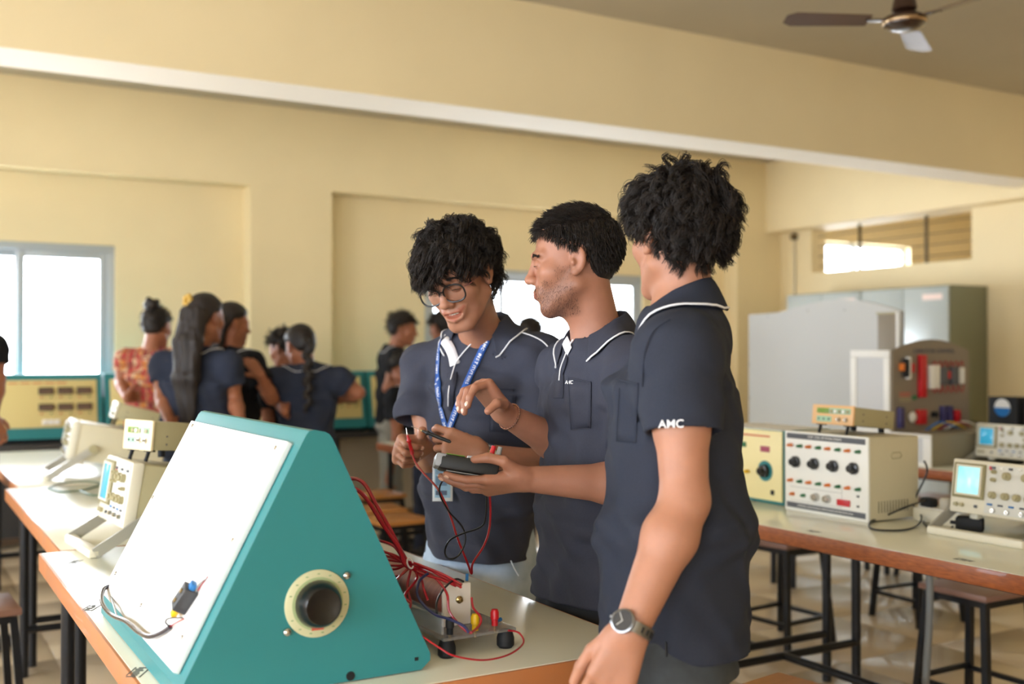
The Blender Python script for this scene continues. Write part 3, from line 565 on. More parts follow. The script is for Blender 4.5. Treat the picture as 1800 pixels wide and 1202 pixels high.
# ---- teal and yellow supply box
yb = thing('metered_supply', 'yellow-fronted teal metal box with a single black knob', 'instrument', (2.96, 3.27, TZ))
MB().b2((.006, -.21, 0), (.26, .21, .285), .003).obj('case', m_teal, yb); MB().b2((.012, -.2, .285), (.255, .2, .288)).obj('lid', m_white, yb); MB().b2((0, -.205, .012), (.008, .205, .283), .002).obj('front_panel', m_yelp, yb)
F = frame((0, 0, .145), (0, -1, 0), (0, 0, 1))
for u, v, a, b, mm in ((-.02, .075, .055, .02, m_grn), (.115, .065, .05, .022, mat('dull_magenta', 'A34C63', .5)), (.155, -.1, .018, .018, m_blackm), (-.01, .115, .3, .006, m_rp)): MB(F).box((u, v, .001), (a, b, .004), .0006).obj('panel_window', mm, yb)
kk = MB(F).lathe([(.04, 0), (.04, .002), (.001, .0022)], (.115, -.02, 0), n=28).obj('knob_scale', m_teal, yb); MB(F).lathe([(.026, .002), (.024, .018), (.015, .02), (.014, .034), (.001, .0345)], (.115, -.02, 0), n=24).obj('control_knob', m_knobb, kk)
for u, v, mm in ((-.05, -.03, m_red), (.02, -.03, m_yellow), (-.05, -.11, m_blue), (-.12, -.03, m_red)): MB(F).cyl((u, v, .002), (u, v, .022), .007, n=12).obj('terminal', mm, yb)
# ---- white load device
wb = thing('network_box', 'white-fronted device with four black knobs and rows of coloured terminals', 'instrument', (2.915, 2.80, TZ))
MB().b2((.006, -.195, .004), (.255, .195, .29), .003).obj('case', m_beige, wb); MB().b2((-.004, -.199, 0), (.008, .199, .294), .004).obj('front_panel', mat('white_enamel_front', 'E9E9E4', .4), wb)
F = frame((-.004, 0, .147), (0, -1, 0), (0, 0, 1))
for v in (.13, -.125): MB(F).box((.0, v, .0006), (.375, .02, .0016), .0005).obj('title_strip', m_dgrey, wb)
text('title_text', 'LOW  LEVEL NETWORK DESIGN', .011, F @ Matrix.Translation((0, .13, .0016)), m_white, wb); text('footer_text', 'UNIVERSAL INDUCTANCE CAPACITANCE DECADE BOX 50 Hz', .0095, F @ Matrix.Translation((0, -.125, .0016)), m_white, wb)
for v in (.095, -.035):
    for k in range(4):
        for du, mm in ((-.028, m_orange), (.02, m_grn)): MB(F).lathe([(.0068, 0), (.006, .014), (.0045, .022), (.001, .0225)], (-.135 + k * .092 + du, v, 0), n=12).obj('terminal', mm, wb)
for k in range(4): MB(F).lathe([(.021, 0), (.021, .01), (.0135, .012), (.0125, .028), (.001, .0285)], (-.14 + k * .092, .035, 0), n=24).obj('control_knob', m_knobb, wb)
for k in range(2): MB(F).lathe([(.0155, 0), (.015, .008), (.012, .018), (.001, .0185)], (-.04 + k * .055, -.085, 0), n=20).obj('chrome_knob', m_steel, wb)
for u, mm in ((-.155, m_orange), (-.1, m_grn)): MB(F).lathe([(.0068, 0), (.006, .014), (.001, .0225)], (u, -.085, 0), n=12).obj('terminal', mm, wb)
MB(F).box((.09, -.09, .003), (.058, .022, .008), .002).obj('red_switch', m_red, wb)
for k in range(2): MB(F).box((.155, -.06 - k * .035, .002), (.008, .006, .005)).obj('toggle', m_blackm, wb)
bo = MB(F)
for a, b, c, d in ((-.17, -.058, .08, .0008), (-.17, -.108, .08, .0008), (.08, -.083, .0008, .05)): bo.b2((a, b - .0004, 0), (a + (c if c > .01 else .0008) + (.17 if c > .01 else 0), b + d, .0006))
bo.obj('border_print', m_grey, wb)
sg = MB().tube([(.12, -.196, .235), (.16, -.196, .235), (.168, -.196, .225), (.16, -.196, .215), (.12, -.196, .215), (.112, -.196, .225)], .0016, 6, closed=True).obj('hand_hole_rim', m_khaki, wb)
for k in range(11): MB().b2((.05 + k * .0145, -.1956, .03), (.053 + k * .0145, -.194, .07)).obj('vent_slot', m_blackm, wb)
# ---- power strip, plugs, cables
pw = thing('power_strip', 'cream extension board with plugs between the white device and the oscilloscope', 'power strip', (3.12, 2.46, TZ), R(-8))
MB().box((0, 0, .024), (.07, .22, .048), .005).obj('housing', m_beige2, pw); MB().box((0, 0, .049), (.05, .19, .004), .001).obj('cover_plate', m_white, pw)
MB().box((.0, .07, .065), (.04, .05, .035), .008).obj('black_plug', m_blackm, pw); MB().lathe([(.02, .05), (.022, .055), (.022, .08), (.016, .09), (.001, .091)], (0, -.01, 0), n=20).obj('round_plug', mat('grey_beige_plug', 'B6AE9C', .45), pw)
for k in range(2): MB().box((0, -.05 - k * .03, .053), (.012, .02, .008), .002).obj('rocker_switch', m_white, pw)
ad = thing('power_adapter', 'black mains adapter lying on the table against the oscilloscope handle', 'adapter', (3.07, 2.32, TZ), R(30)); MB().box((0, 0, .024), (.05, .085, .048), .009).obj('housing', m_blackm, ad); MB().cyl((0, .04, .024), (0, .06, .026), .006).obj('cord_grip', m_blackm, ad)
def cable(pts, r, m, label, cat='cable', name='mains_cable'): return tag(MB().tube([Vector(p) for p in pts], r, 8, sub=8).obj(name, m), label, cat)
fz = lambda x, y, h=.005: tuple(at(x, y, z=TZ + h))
cable([(3.12, 2.53, TZ + .075), fz(1590, 892, .06), fz(1560, 905, .02), fz(1530, 918), fz(1535, 930), fz(1580, 932), fz(1610, 925), fz(1620, 908, .02), fz(1606, 885, .05), (3.17, 2.57, TZ + .16), (3.19, 2.597, TZ + .2)], .0036, m_bw, 'black mains cable looping in front of the white device')
cable([fz(1632, 900, .03), fz(1622, 912), fz(1630, 925), fz(1650, 935), fz(1662, 937), fz(1675, 925, .02)], .0034, m_bw, 'black cable curling from the extension board to the mains adapter')
# ---- component panel unit on the far table
cp_ = thing('component_panel', 'brown-grey demonstration panel with red blocks and switchgear on a base box', 'trainer', (4.63, 3.72, TZ)); m_cpb = mat('taupe_panel', '857A6C', .5); m_cpm = mat('taupe_metal', '8A836F', .5)
MB().b2((0, 0, .0), (.7, .55, .165), .003).obj('base_box', m_cpm, cp_); fr = MB()
for a, b in (((.02, .0), (.53, .02)), ((.02, .145), (.53, .165)), ((.02, .021), (.05, .144)), ((.52, .021), (.53, .144))): fr.b2((-.01, a[0] - .02, a[1]), (.0, b[0], b[1]), .002)
fr.obj('white_side_frame', m_white, cp_); MB().b2((-.004, .02, .02), (-.001, .5, .145)).obj('side_sheet', mat('pale_grey_sheet', 'C6C7C8', .45), cp_)
arch = [(0, .165), (.62, .165)] + [(.62 - .62 * t, .6 + .06 * math.sin(math.pi * t)) for t in np.linspace(0, 1, 17)]
MB().prism(arch, 'y', .25, .262).obj('display_board', m_cpb, cp_, smooth=False); MB().b2((.0, .262, .165), (.62, .53, .58), .003).obj('rear_case', m_cpm, cp_)
fr = MB()
for y0, y1, z0, z1 in ((.262, .3, .201, .559), (.49, .53, .201, .559), (.262, .53, .56, .6), (.262, .53, .165, .2)): fr.b2((-.012, y0, z0), (.0, y1, z1), .002)
fr.obj('white_side_frame', m_white, cp_); MB().b2((-.005, .3, .2), (-.001, .49, .56)).obj('side_sheet', MATS['pale_grey_sheet'], cp_)
F = frame((.31, .25, .39), (1, 0, 0), (0, 0, 1))
text('board_title', 'CAPACITOR CONTROL', .032, F @ Matrix.Translation((.02, .205, .0006)), mat('navy_print', '2E3350', .5), cp_, bold=True)
text('case_lettering', 'VET', .085, frame((.42, -.0006, .085), (1, 0, 0), (0, 0, 1)), mat('blue_black_print', '2A2F44', .5), cp_, bold=True)
for u, v, a, b, mm, nm in ((-.09, .07, .05, .23, m_red, 'red_terminal_strip'), (-.25, .12, .02, .04, m_orange, 'orange_block'), (-.17, .115, .015, .05, m_red, 'red_block'), (-.22, .115, .035, .1, m_blackm, 'contactor'), (-.2, .115, .02, .12, m_white, 'contactor_face'),
                           (.0, .065, .08, .13, m_white, 'relay_block'), (.075, .07, .06, .1, m_dgrey, 'relay_base'), (.115, .075, .03, .04, m_red, 'red_block'), (.17, .07, .06, .1, m_dgrey, 'breaker'), (.2, .07, .02, .09, m_white, 'breaker_face'), (.235, .07, .02, .09, m_white, 'breaker_face'),
                           (-.26, -.15, .035, .11, mat('indigo_block', '3B3566', .5), 'indigo_block'), (-.1, -.15, .065, .08, m_red, 'red_block'), (.01, -.14, .03, .03, m_blackm, 'switch'), (.08, -.15, .035, .11, MATS['indigo_block'], 'indigo_block'), (.13, -.15, .035, .11, MATS['indigo_block'], 'indigo_block'), (.19, -.15, .04, .06, m_red, 'red_block')):
    MB(F).box((u, v, .012), (a, b, .026), .003).obj(nm, mm, cp_)
for k in range(4): MB(F).box((-.215, -.02 - k * .014, .001), (.085, .006, .002)).obj('legend_line', m_rp if k < 2 else m_khaki, cp_)
MB(F).ball((-.165, -.15, .01), (.03, .03, .012), 12).obj('lamp', m_white, cp_); MB(F).cyl((-.145, -.045, 0), (-.145, -.045, .012), .012).obj('green_lamp', m_grn, cp_)
for k in range(6): MB(F).tube([(-.03 + k * .045, .12, .02), (-.01 + k * .045, .15, .03), (.01 + k * .045, .12, .02)], .003, 6, sub=4).obj('jumper_wire', m_rw, cp_); MB(F).tube([(-.03 + k * .045, .01, .02), (-.01 + k * .045, -.02, .03), (.015 + k * .045, .02, .02)], .003, 6, sub=4).obj('jumper_wire', m_rw, cp_)
for k, mm in enumerate((m_blue, m_yellow, m_rw, m_white, m_bw)): MB().tube([(.2 + k * .05, .2, .17), (.25 + k * .05, .15 - .01 * k, .215), (.33 + k * .06, .12, .19), (.42 + k * .05, .16, .172)], .004, 6, sub=5).obj('loose_wire', mm, cp_)
# black modules at its end
bx_ = thing('black_module', 'black box with a round blue and white badge behind the far oscilloscope', 'module', (5.37, 3.86, TZ)); MB().b2((-.02, -.09, 0), (.1, .09, .34), .004).obj('housing', m_blackm, bx_)
bx_.location = (5.41, 3.86, TZ); dF = frame((-.0205, .0, .28), (0, -1, 0), (0, 0, 1)); MB(dF).cyl((0, 0, 0), (0, 0, .002), .05, n=28).obj('badge', m_white, bx_)
MB(dF).add([(.0499 * math.cos(a), .0499 * math.sin(a), .0022) for a in np.linspace(math.pi, 2 * math.pi, 16)], [tuple(range(16))]).obj('badge_lower_half', m_blue, bx_, smooth=False)
kr = thing('keyed_rack', 'dark rack with rows of pale square buttons at the far table end', 'rack', (5.42, 3.56, TZ)); MB().b2((0, -.19, 0), (.08, .19, .33), .004).obj('housing', mat('dark_brown_case', '2B2622', .5), kr); F = frame((0, 0, .17), (0, -1, 0), (0, 0, 1))
for r_ in range(4):
    for c in range(6): MB(F).box((-.15 + c * .06, .13 - r_ * .05, .004), (.032, .028, .008), .002).obj('button', mat('tan_button', 'B08F78', .5), kr)
# ---- large pale arched panel
X0 = 5.05; p0 = at(1316, 755, X=X0); p1 = at(1583, 755, X=X0)
ap = thing('arched_panel', 'large pale grey arched back panel of a trainer in front of the cabinets', 'trainer', (X0, (p0.y + p1.y) / 2, TZ)); wq = (p0.y - p1.y) / 2
zz = lambda x, y: at(x, y, X=X0).z - TZ; yy_ = lambda x, y: at(x, y, X=X0).y - (p0.y + p1.y) / 2
pr = [(yy_(x, y), zz(x, y)) for x, y in ((1316, 553), (1345, 551), (1368, 549), (1390, 543), (1420, 534), (1450, 528), (1480, 526), (1510, 528), (1540, 534), (1565, 541), (1583, 547))]
m_pale = mat('pale_grey_board', 'BDBDBA', .45, var=.02, scale=2)
MB().prism([(wq, .0), *pr, (-wq, .0)], 'x', 0, .02).obj('back_board', m_pale, ap, smooth=False); MB().prism([(wq, .0), *pr, (-wq, .0)], 'x', .022, .03).obj('face_board', m_cpb, ap, smooth=False)
ya, yb2 = yy_(1545, 600), yy_(1578, 600); za, zb = zz(1560, 552), zz(1560, 700)
MB().b2((-.012, yb2, zb), (0, ya, za), .002).obj('cable_cover', mat('taupe_cover', '877C6B', .5), ap); MB().b2((-.014, yb2 - .015, zb), (-.001, yb2, za + .01)).obj('cover_edge', m_white, ap); MB().b2((-.014, yb2, za), (-.001, ya + .01, za + .012)).obj('cover_edge', m_khaki, ap)
for x, y in ((1350, 556), (1420, 546), (1485, 545), (1318, 640), (1318, 700)): MB().cyl((-.003, yy_(x, y), zz(x, y)), (0, yy_(x, y), zz(x, y)), .006, n=8).obj('panel_screw', m_grey, ap)
MB().b2((.03, -wq, 0), (.35, wq, .12), .003).obj('base_case', m_cpm, ap)
# ================================================================== implicit-surface modelling for people
f4 = np.float32
def smin(a, b, k):
    if k <= 0: return np.minimum(a, b)
    h = np.maximum(k - np.abs(a - b), 0) / k; return np.minimum(a, b) - h * h * k * .25
def smax(a, b, k): return -smin(-a, -b, k)
class Field:
    """ordered list of primitives joined by smooth union / smooth subtraction"""
    def __init__(s): s.o = []; s.disp = None
    def put(s, fn, c, r, k, kind): s.o.append((fn, np.array(c, f4), float(r), k, kind)); return s
    def cone(s, a, b, ra, rb=None, k=.02, kind='u'):
        a, b = np.array(a, f4), np.array(b, f4); rb = ra if rb is None else rb; ba = b - a; L = max(float(ba @ ba), 1e-12)
        def fn(P):
            pa = P - a; h = np.clip((pa @ ba) / L, 0, 1); q = pa - h[:, None] * ba; return np.sqrt(np.einsum('ij,ij->i', q, q)) - (ra + (rb - ra) * h)
        return s.put(fn, (a + b) / 2, math.sqrt(L) / 2 + max(ra, rb), k, kind)
    def chain(s, pts, rs, k=.02, kind='u'):
        for i in range(len(pts) - 1): s.cone(pts[i], pts[i + 1], rs[i], rs[i + 1], k, kind)
        return s
    def ell(s, c, r, M=None, k=.02, kind='u'):
        c = np.array(c, f4); r = np.array(r, f4); Mt = None if M is None else np.array(M, f4)      # M: columns = ellipsoid axes
        def fn(P):
            q = P - c
            if Mt is not None: q = q @ Mt
            q = q / r; k0 = np.sqrt(np.einsum('ij,ij->i', q, q)); q = q / r; k1 = np.sqrt(np.einsum('ij,ij->i', q, q)); return k0 * (k0 - 1) / np.maximum(k1, 1e-6)
        return s.put(fn, c, float(r.max()), k, kind)
    def ecap(s, a, b, side, ra, rb, k=.03, kind='u', rz=None):
        """elliptical capsule from a to b; ra, rb = (half width along side, half depth)"""
        a, b = np.array(a, f4), np.array(b, f4); ax = b - a; L = float(np.linalg.norm(ax)); ax = ax / max(L, 1e-6)
        u = np.array(side, f4); u = u - ax * (u @ ax); u /= np.linalg.norm(u); v = np.cross(ax, u)
        def fn(P):
            pa = P - a; z = pa @ ax; h = np.clip(z / max(L, 1e-6), 0, 1); rx = ra[0] + (rb[0] - ra[0]) * h; ry = ra[1] + (rb[1] - ra[1]) * h; e = rz or .03
            x, y, w = (pa @ u), (pa @ v), z - h * L
            k0 = np.sqrt((x / rx) ** 2 + (y / ry) ** 2 + (w / e) ** 2); k1 = np.sqrt((x / rx ** 2) ** 2 + (y / ry ** 2) ** 2 + (w / e ** 2) ** 2)
            return k0 * (k0 - 1) / np.maximum(k1, 1e-6)
        return s.put(fn, (a + b) / 2, L / 2 + max(ra[0], rb[0], ra[1], rb[1]), k, kind)
    def bounds(s):
        lo = np.min([o[1] - o[2] for o in s.o if o[4] == 'u'], axis=0); hi = np.max([o[1] + o[2] for o in s.o if o[4] == 'u'], axis=0); return lo, hi
    def __call__(s, P, cull=True):
        P = np.asarray(P, f4); d = np.full(len(P), 1.0, f4)
        ops = s.o
        if cull:
            if getattr(s, 'n_', 0) != len(s.o): s.n_ = len(s.o); s.C_ = np.array([o[1] for o in s.o]); s.R_ = np.array([o[2] + o[3] for o in s.o]) + .05
            a, b = P.max(0), P.min(0); cr = float(np.linalg.norm(a - b)) / 2; ops = [s.o[i] for i in np.flatnonzero(np.linalg.norm(s.C_ - (a + b) / 2, axis=1) - s.R_ < cr)]
        for fn, oc, r, k, kind in ops:
            e = fn(P)
            d = smin(d, e, k) if kind == 'u' else smax(d, -e, k)
        if s.disp is not None: d = d + s.disp(P)
        return d
class Shell:
    """cloth: thin shell around a field, opened by cut half-spaces / cutter fields"""
    def __init__(s, F, t=.007, cuts=(), k=.0): s.F, s.t, s.cuts = F, t, list(cuts)
    def bounds(s): return s.F.bounds()
    def __call__(s, P, cull=True):
        d = s.F(P, cull); d = np.abs(d + s.t / 2) - s.t / 2
        for c in s.cuts: d = np.maximum(d, c(np.asarray(P, f4)))
        return d
class Union:
    def __init__(s, fs, k=.015): s.fs, s.k = fs, k
    def bounds(s):
        b = [f.bounds() for f in s.fs]; return np.min([x[0] for x in b], axis=0), np.max([x[1] for x in b], axis=0)
    def __call__(s, P, cull=True):
        d = s.fs[0](P, cull)
        for f in s.fs[1:]: d = smin(d, f(P, cull), s.k)
        return d
def plane(o, n):
    o, n = np.array(o, f4), np.array(n, f4); n = n / np.linalg.norm(n); return lambda P: (P - o) @ n
def drum(o, n, r):            # cutter: everything beyond o along n within radius r is removed
    o, n = np.array(o, f4), np.array(n, f4); n = n / np.linalg.norm(n)
    def fn(P):
        q = P - o; z = q @ n; rad = np.linalg.norm(q - z[:, None] * n, axis=1); return -np.maximum(-z, rad - r)
    return fn
def surface(F, h, lo=None, hi=None, pad=.012):
    a, b = F.bounds(); lo = np.array(a if lo is None else np.maximum(lo, a), float) - pad; hi = np.array(b if hi is None else np.minimum(hi, b), float) + pad
    B = 8; nb = np.ceil((hi - lo) / (h * B)).astype(int); n = nb * B
    bi = np.stack(np.meshgrid(*[np.arange(q) for q in nb], indexing='ij'), -1).reshape(-1, 3)
    cen = (lo + (bi * B + (B - 1) / 2) * h).astype(f4); dc = np.concatenate([F(cen[i:i + 4096], False) for i in range(0, len(cen), 4096)])
    act = np.abs(dc) < B * h * .87 * 1.5 + .012
    G = np.where(dc < 0, f4(-1), f4(1)).reshape(nb); G = G.repeat(B, 0).repeat(B, 1).repeat(B, 2)
    off = np.stack(np.meshgrid(*[np.arange(B)] * 3, indexing='ij'), -1).reshape(-1, 3)
    A = bi[act]; sup = A // 2; key = (sup[:, 0] * 4096 + sup[:, 1]) * 4096 + sup[:, 2]; order = np.argsort(key, kind='stable'); A = A[order]; key = key[order]
    cuts = np.flatnonzero(np.diff(key)) + 1
    for grp in np.split(A, cuts):
        if not len(grp): continue
        idx = (grp[:, None, :] * B + off[None]).reshape(-1, 3); d = F((lo + idx * h).astype(f4)); G[idx[:, 0], idx[:, 1], idx[:, 2]] = d
    s = G < 0; m = [x - 1 for x in G.shape]
    cs = [s[i:i + m[0], j:j + m[1], k:k + m[2]] for i in (0, 1) for j in (0, 1) for k in (0, 1)]
    cnt = sum(c.astype(np.int8) for c in cs); ci = np.argwhere((cnt > 0) & (cnt < 8))
    if not len(ci): return np.zeros((0, 3)), np.zeros((0, 4), int)
    co = np.array([(i, j, k) for i in (0, 1) for j in (0, 1) for k in (0, 1)]); g = np.stack([G[ci[:, 0] + o[0], ci[:, 1] + o[1], ci[:, 2] + o[2]] for o in co], 1)
    acc = np.zeros((len(ci), 3)); num = np.zeros(len(ci))
    for p in range(8):
        for q in range(p + 1, 8):
            if np.abs(co[p] - co[q]).sum() != 1: continue
            x = (g[:, p] < 0) != (g[:, q] < 0); t = np.where(x, g[:, p] / np.where(x, g[:, p] - g[:, q], 1), 0)
            acc += np.where(x[:, None], co[p] + t[:, None] * (co[q] - co[p]), 0); num += x
    V = lo + (ci + acc / num[:, None]) * h
    ids = np.full(m, -1, np.int32); ids[ci[:, 0], ci[:, 1], ci[:, 2]] = np.arange(len(ci)); Q = []
    for ax in range(3):
        o1, o2 = [(1, 2), (2, 0), (0, 1)][ax]; sl0 = [slice(1, x) for x in m]; sl1 = list(sl0); sl0[ax] = slice(0, m[ax]); sl1[ax] = slice(1, m[ax] + 1)
        a, b = s[tuple(sl0)], s[tuple(sl1)]; e = np.argwhere(a != b)
        if not len(e): continue
        fl = a[e[:, 0], e[:, 1], e[:, 2]]; base = e.copy(); base[:, o1] += 1; base[:, o2] += 1
        def cid(d1, d2): c = base.copy(); c[:, o1] -= d1; c[:, o2] -= d2; return ids[c[:, 0], c[:, 1], c[:, 2]]
        q = np.stack([cid(1, 1), cid(0, 1), cid(0, 0), cid(1, 0)], 1); q[~fl] = q[~fl][:, ::-1]; Q.append(q)
    Q = np.concatenate(Q); Q = Q[(Q >= 0).all(1)]
    return V, Q
def relax(V, Q, it=2, lam=.5):
    n = len(V)
    if not n: return V
    for _ in range(it):
        acc = np.zeros_like(V); c = np.zeros(n)
        for i in range(4):
            for j in (1, 3):
                np.add.at(acc, Q[:, i], V[Q[:, (i + j) % 4]]); np.add.at(c, Q[:, i], 1)
        V = V + lam * (acc / np.maximum(c, 1)[:, None] - V)
    return V
def np_mesh(name, V, Q, m, tint=None):
    me = bpy.data.meshes.new(name); V = np.asarray(V, np.float32); Q = np.asarray(Q, np.int32); k = Q.shape[1]
    me.vertices.add(len(V)); me.vertices.foreach_set('co', V.ravel()); me.loops.add(Q.size); me.loops.foreach_set('vertex_index', Q.ravel())
    me.polygons.add(len(Q)); me.polygons.foreach_set('loop_start', np.arange(0, Q.size, k, dtype=np.int32)); me.polygons.foreach_set('use_smooth', np.ones(len(Q), bool))
    if tint is not None:
        at_ = me.attributes.new('tint', 'FLOAT_COLOR', 'POINT'); c = np.ones((len(V), 4), np.float32); c[:, :3] = tint; at_.data.foreach_set('color', c.ravel())
    me.update(calc_edges=True); me.validate(); me.materials.append(m); return me
def join(parts):
    Vs, Qs, n = [], [], 0
    for V, Q in parts: Vs.append(V); Qs.append(Q + n); n += len(V)
    return np.concatenate(Vs), np.concatenate(Qs)
def trace_many(F, pix, d0=1.4, d1=9.0):
    """where the sight lines of pixels meet a field: list of (point, outward normal)"""
    o = np.array((0, 0, CAM_H)); dr = np.array([tuple(at(x, y, D=1.0)) for x, y in pix]) - o; dr /= np.linalg.norm(dr, axis=1)[:, None]; t = np.full(len(dr), d0); ok = np.zeros(len(dr), bool)
    for _ in range(90):
        d = F(o + dr * t[:, None], False); ok |= d < .0006; t = np.where(ok, t, t + np.clip(d * .75, .0005, .3))
        if ok.all(): break
    p = o + dr * t[:, None]; e = .004; n = np.stack([F(p + e * a, False) - F(p - e * a, False) for a in np.eye(3)], 1); n /= np.maximum(np.linalg.norm(n, axis=1), 1e-9)[:, None]
    return [(Vector(q), Vector(m)) if g and w < d1 else (None, None) for q, m, g, w in zip(p, n, ok, t)]
def trace(F, px, py): return trace_many(F, [(px, py)])[0]
_PH = {}
def wob(P, f, amp, seed=0, dirs=((1, 0, .25), (.2, 1, .2), (.3, -.4, 1))):
    if seed not in _PH: _PH[seed] = np.random.default_rng(seed).uniform(0, 6.28, 16)
    ph = _PH[seed]; out = np.zeros(len(P), f4)
    for i, d in enumerate(dirs):
        d = np.array(d, f4); d2 = np.roll(d, 1) + .3; out += np.sin(P @ (d * f * (1 + .37 * i)) + ph[2 * i] + 1.3 * np.sin(P @ (d2 * f * .6) + ph[2 * i + 1]))
    return out * (amp / len(dirs))
RT, FW, UP = Vector((c30, -s30, 0)), Vector((s30, c30, 0)), Vector((0, 0, 1))
def cv(a, b, c): return RT * a + FW * b + UP * c              # direction given as (right, away, up) of the photographer
def npv(*v): return [np.array(x, f4) for x in v]
def skin_mat(name, col):
    if name in MATS: return MATS[name]
    m = mat(name, col, .48, var=.06, scale=30, bump=.06, bscale=420, spec=.4); nt = m.node_tree; p = nt.nodes['Principled BSDF']
    src = p.inputs['Base Color'].links[0].from_socket; a = nt.nodes.new('ShaderNodeAttribute'); a.attribute_name = 'tint'; x = nt.nodes.new('ShaderNodeMix'); x.data_type = 'RGBA'; x.blend_type = 'MULTIPLY'; x.inputs[0].default_value = 1
    nt.links.new(src, x.inputs[6]); nt.links.new(a.outputs['Color'], x.inputs[7]); nt.links.new(x.outputs[2], p.inputs['Base Color'])
    p.inputs['Subsurface Weight'].default_value = .12; p.inputs['Subsurface Radius'].default_value = (1, .35, .2); p.inputs['Subsurface Scale'].default_value = .006
    return m
# ---- anatomy helpers -------------------------------------------------------
class Head:
    """x = the person's right, y = forward, z = up; c = centre of the skull between the ears"""
    def __init__(s, c, fwd, up=UP, sc=1.0):
        s.c = Vector(c); s.y = Vector(fwd).normalized(); s.x = s.y.cross(Vector(up)).normalized(); s.z = s.x.cross(s.y).normalized(); s.sc = sc
        s.M = np.array([[s.x[i], s.y[i], s.z[i]] for i in range(3)], f4)
    def p(s, x, y, z): return np.array(s.c + (s.x * x + s.y * y + s.z * z) * s.sc, f4)
    def loc(s, P): return ((np.asarray(P, f4) - np.array(s.c, f4)) @ s.M) / s.sc
def add_head(F, H, neck, smile=False, jaw=1.0, lids=True):
    k = H.sc; E = lambda c, r, kk=.02, kind='u', M=None: F.ell(H.p(*c), tuple(q * k for q in r), H.M if M is None else M, kk, kind)
    C = lambda a, b, ra, rb=None, kk=.01, kind='u': F.cone(H.p(*a), H.p(*b), ra * k, (ra if rb is None else rb) * k, kk, kind)
    E((0, -.012, .044), (.075, .097, .085)); E((0, .034, -.028), (.058 * jaw, .058, .078), .03)
    for sx in (-1, 1):
        C((sx * .053 * jaw, .0, -.048), (sx * .02, .068, -.092), .018, .016, .025); E((sx * .044, .056, -.012), (.022, .024, .022), .022)
        C((sx * .014, .0895, .032), (sx * .046, .068, .03), .009, .008, .014)
    C((-.012, .074, -.094), (.012, .074, -.094), .0165, None, .02)
    for sx in (-1, 1): E((sx * .0315, .0985, .011), (.019, .016, .0125), .012, 's')
    C((0, .0885, .026), (0, .1075, -.016), .0075, .0095, .010); E((0, .1105, -.021), (.0125, .011, .0105), .008)
    for sx in (-1, 1): E((sx * .0125, .1, -.024), (.0085, .011, .009), .006); E((sx * .006, .106, -.033), (.0038, .005, .0035), .003, 's')
    if lids:
        for sx in (-1, 1): E((sx * .0315, .0785, .010), (.0155, .0135, .0125), .003)
    # mouth
    E((0, .083, -.055), (.03, .018, .022), .016)
    if smile:
        E((0, .098, -.0575), (.031, .015, .0088), .004, 's')
        for sx in (-1, 1):
            C((0, .0985, -.0475), (sx * .020, .0925, -.0475), .0040, .0036, .004); C((sx * .020, .0925, -.0475), (sx * .038, .0755, -.0410), .0036, .0020, .004)
            C((0, .0955, -.0715), (sx * .020, .0905, -.0665), .0054, .0044, .004); C((sx * .020, .0905, -.0665), (sx * .0375, .0755, -.0425), .0044, .0020, .004)
            C((sx * .042, .064, -.024), (sx * .047, .052, -.055), .009, .007, .014)
    else:
        for sx in (-1, 1): C((0, .0985, -.0495), (sx * .022, .083, -.0525), .0052, .003, .005); C((0, .0975, -.0605), (sx * .0176, .083, -.056), .0068, .003, .006)
        C((-.019, .096, -.0548), (.019, .096, -.0548), .0012, None, .003, 's')
    # ears
    for sx in (-1, 1):
        ax = np.array([[1, 0, 0], [0, .97, .24], [0, -.24, .97]], f4).T; ang = .35 * sx; rz = np.array([[math.cos(ang), -math.sin(ang), 0], [math.sin(ang), math.cos(ang), 0], [0, 0, 1]], f4); M = H.M @ rz @ ax
        E((sx * .077, -.012, .004), (.0085, .019, .031), .006, 'u', M); E((sx * .086, -.008, .006), (.007, .011, .02), .004, 's', M); E((sx * .08, -.001, .0), (.006, .006, .008), .005); E((sx * .077, -.002, -.022), (.0065, .009, .009), .006)
    F.cone(H.p(0, -.022, -.045), neck, .0515 * k, .054 * k, .028); F.cone(H.p(0, .02, -.075), np.array(neck) * .6 + H.p(0, .02, -.075) * .4, .03 * k, .035 * k, .03)
def head_tint(H, smile=False, stubble=0, V=None, lip=(.92, .68, .68)):
    L = H.loc(V); t = np.ones((len(V), 3), f4); x, y, z = L.T
    up = .018 if smile else 0; w = .036 if smile else .022
    zc = -.059 + up * np.clip(np.abs(x) / w, 0, 1) ** 1.5; m = (np.abs(x) < w) & (y > .072) & (y < .12) & (np.abs(z - zc) < (.0128 if smile else .0105) * (1 - .75 * np.clip(np.abs(x) / w, 0, 1) ** 2)); t[m] *= np.array(lip, f4)
    if stubble:
        hd = (np.linalg.norm(L, axis=1) < .19).astype(f4); ch = np.clip((-.03 - z + np.clip(.045 - y, 0, .05) * 1.1) / .022, 0, 1); b = ch * np.clip((y + .012) / .025, 0, 1) * np.clip((z + .122) / .01, 0, 1); mo = np.clip(1 - np.abs(z + .043) / .008, 0, 1) * (np.abs(x) < .028) * (y > .07)
        a = np.maximum(b * .75, mo * 1.2) * stubble * hd * np.where(m, .2, 1); t *= (1 - .5 * np.clip(a, 0, 1))[:, None]
    return t
FING = ((.030, .004, (.041, .025, .021), .0090), (.010, .0, (.045, .029, .022), .0092), (-.010, .001, (.042, .027, .021), .0087), (-.028, .006, (.033, .020, .018), .0076))
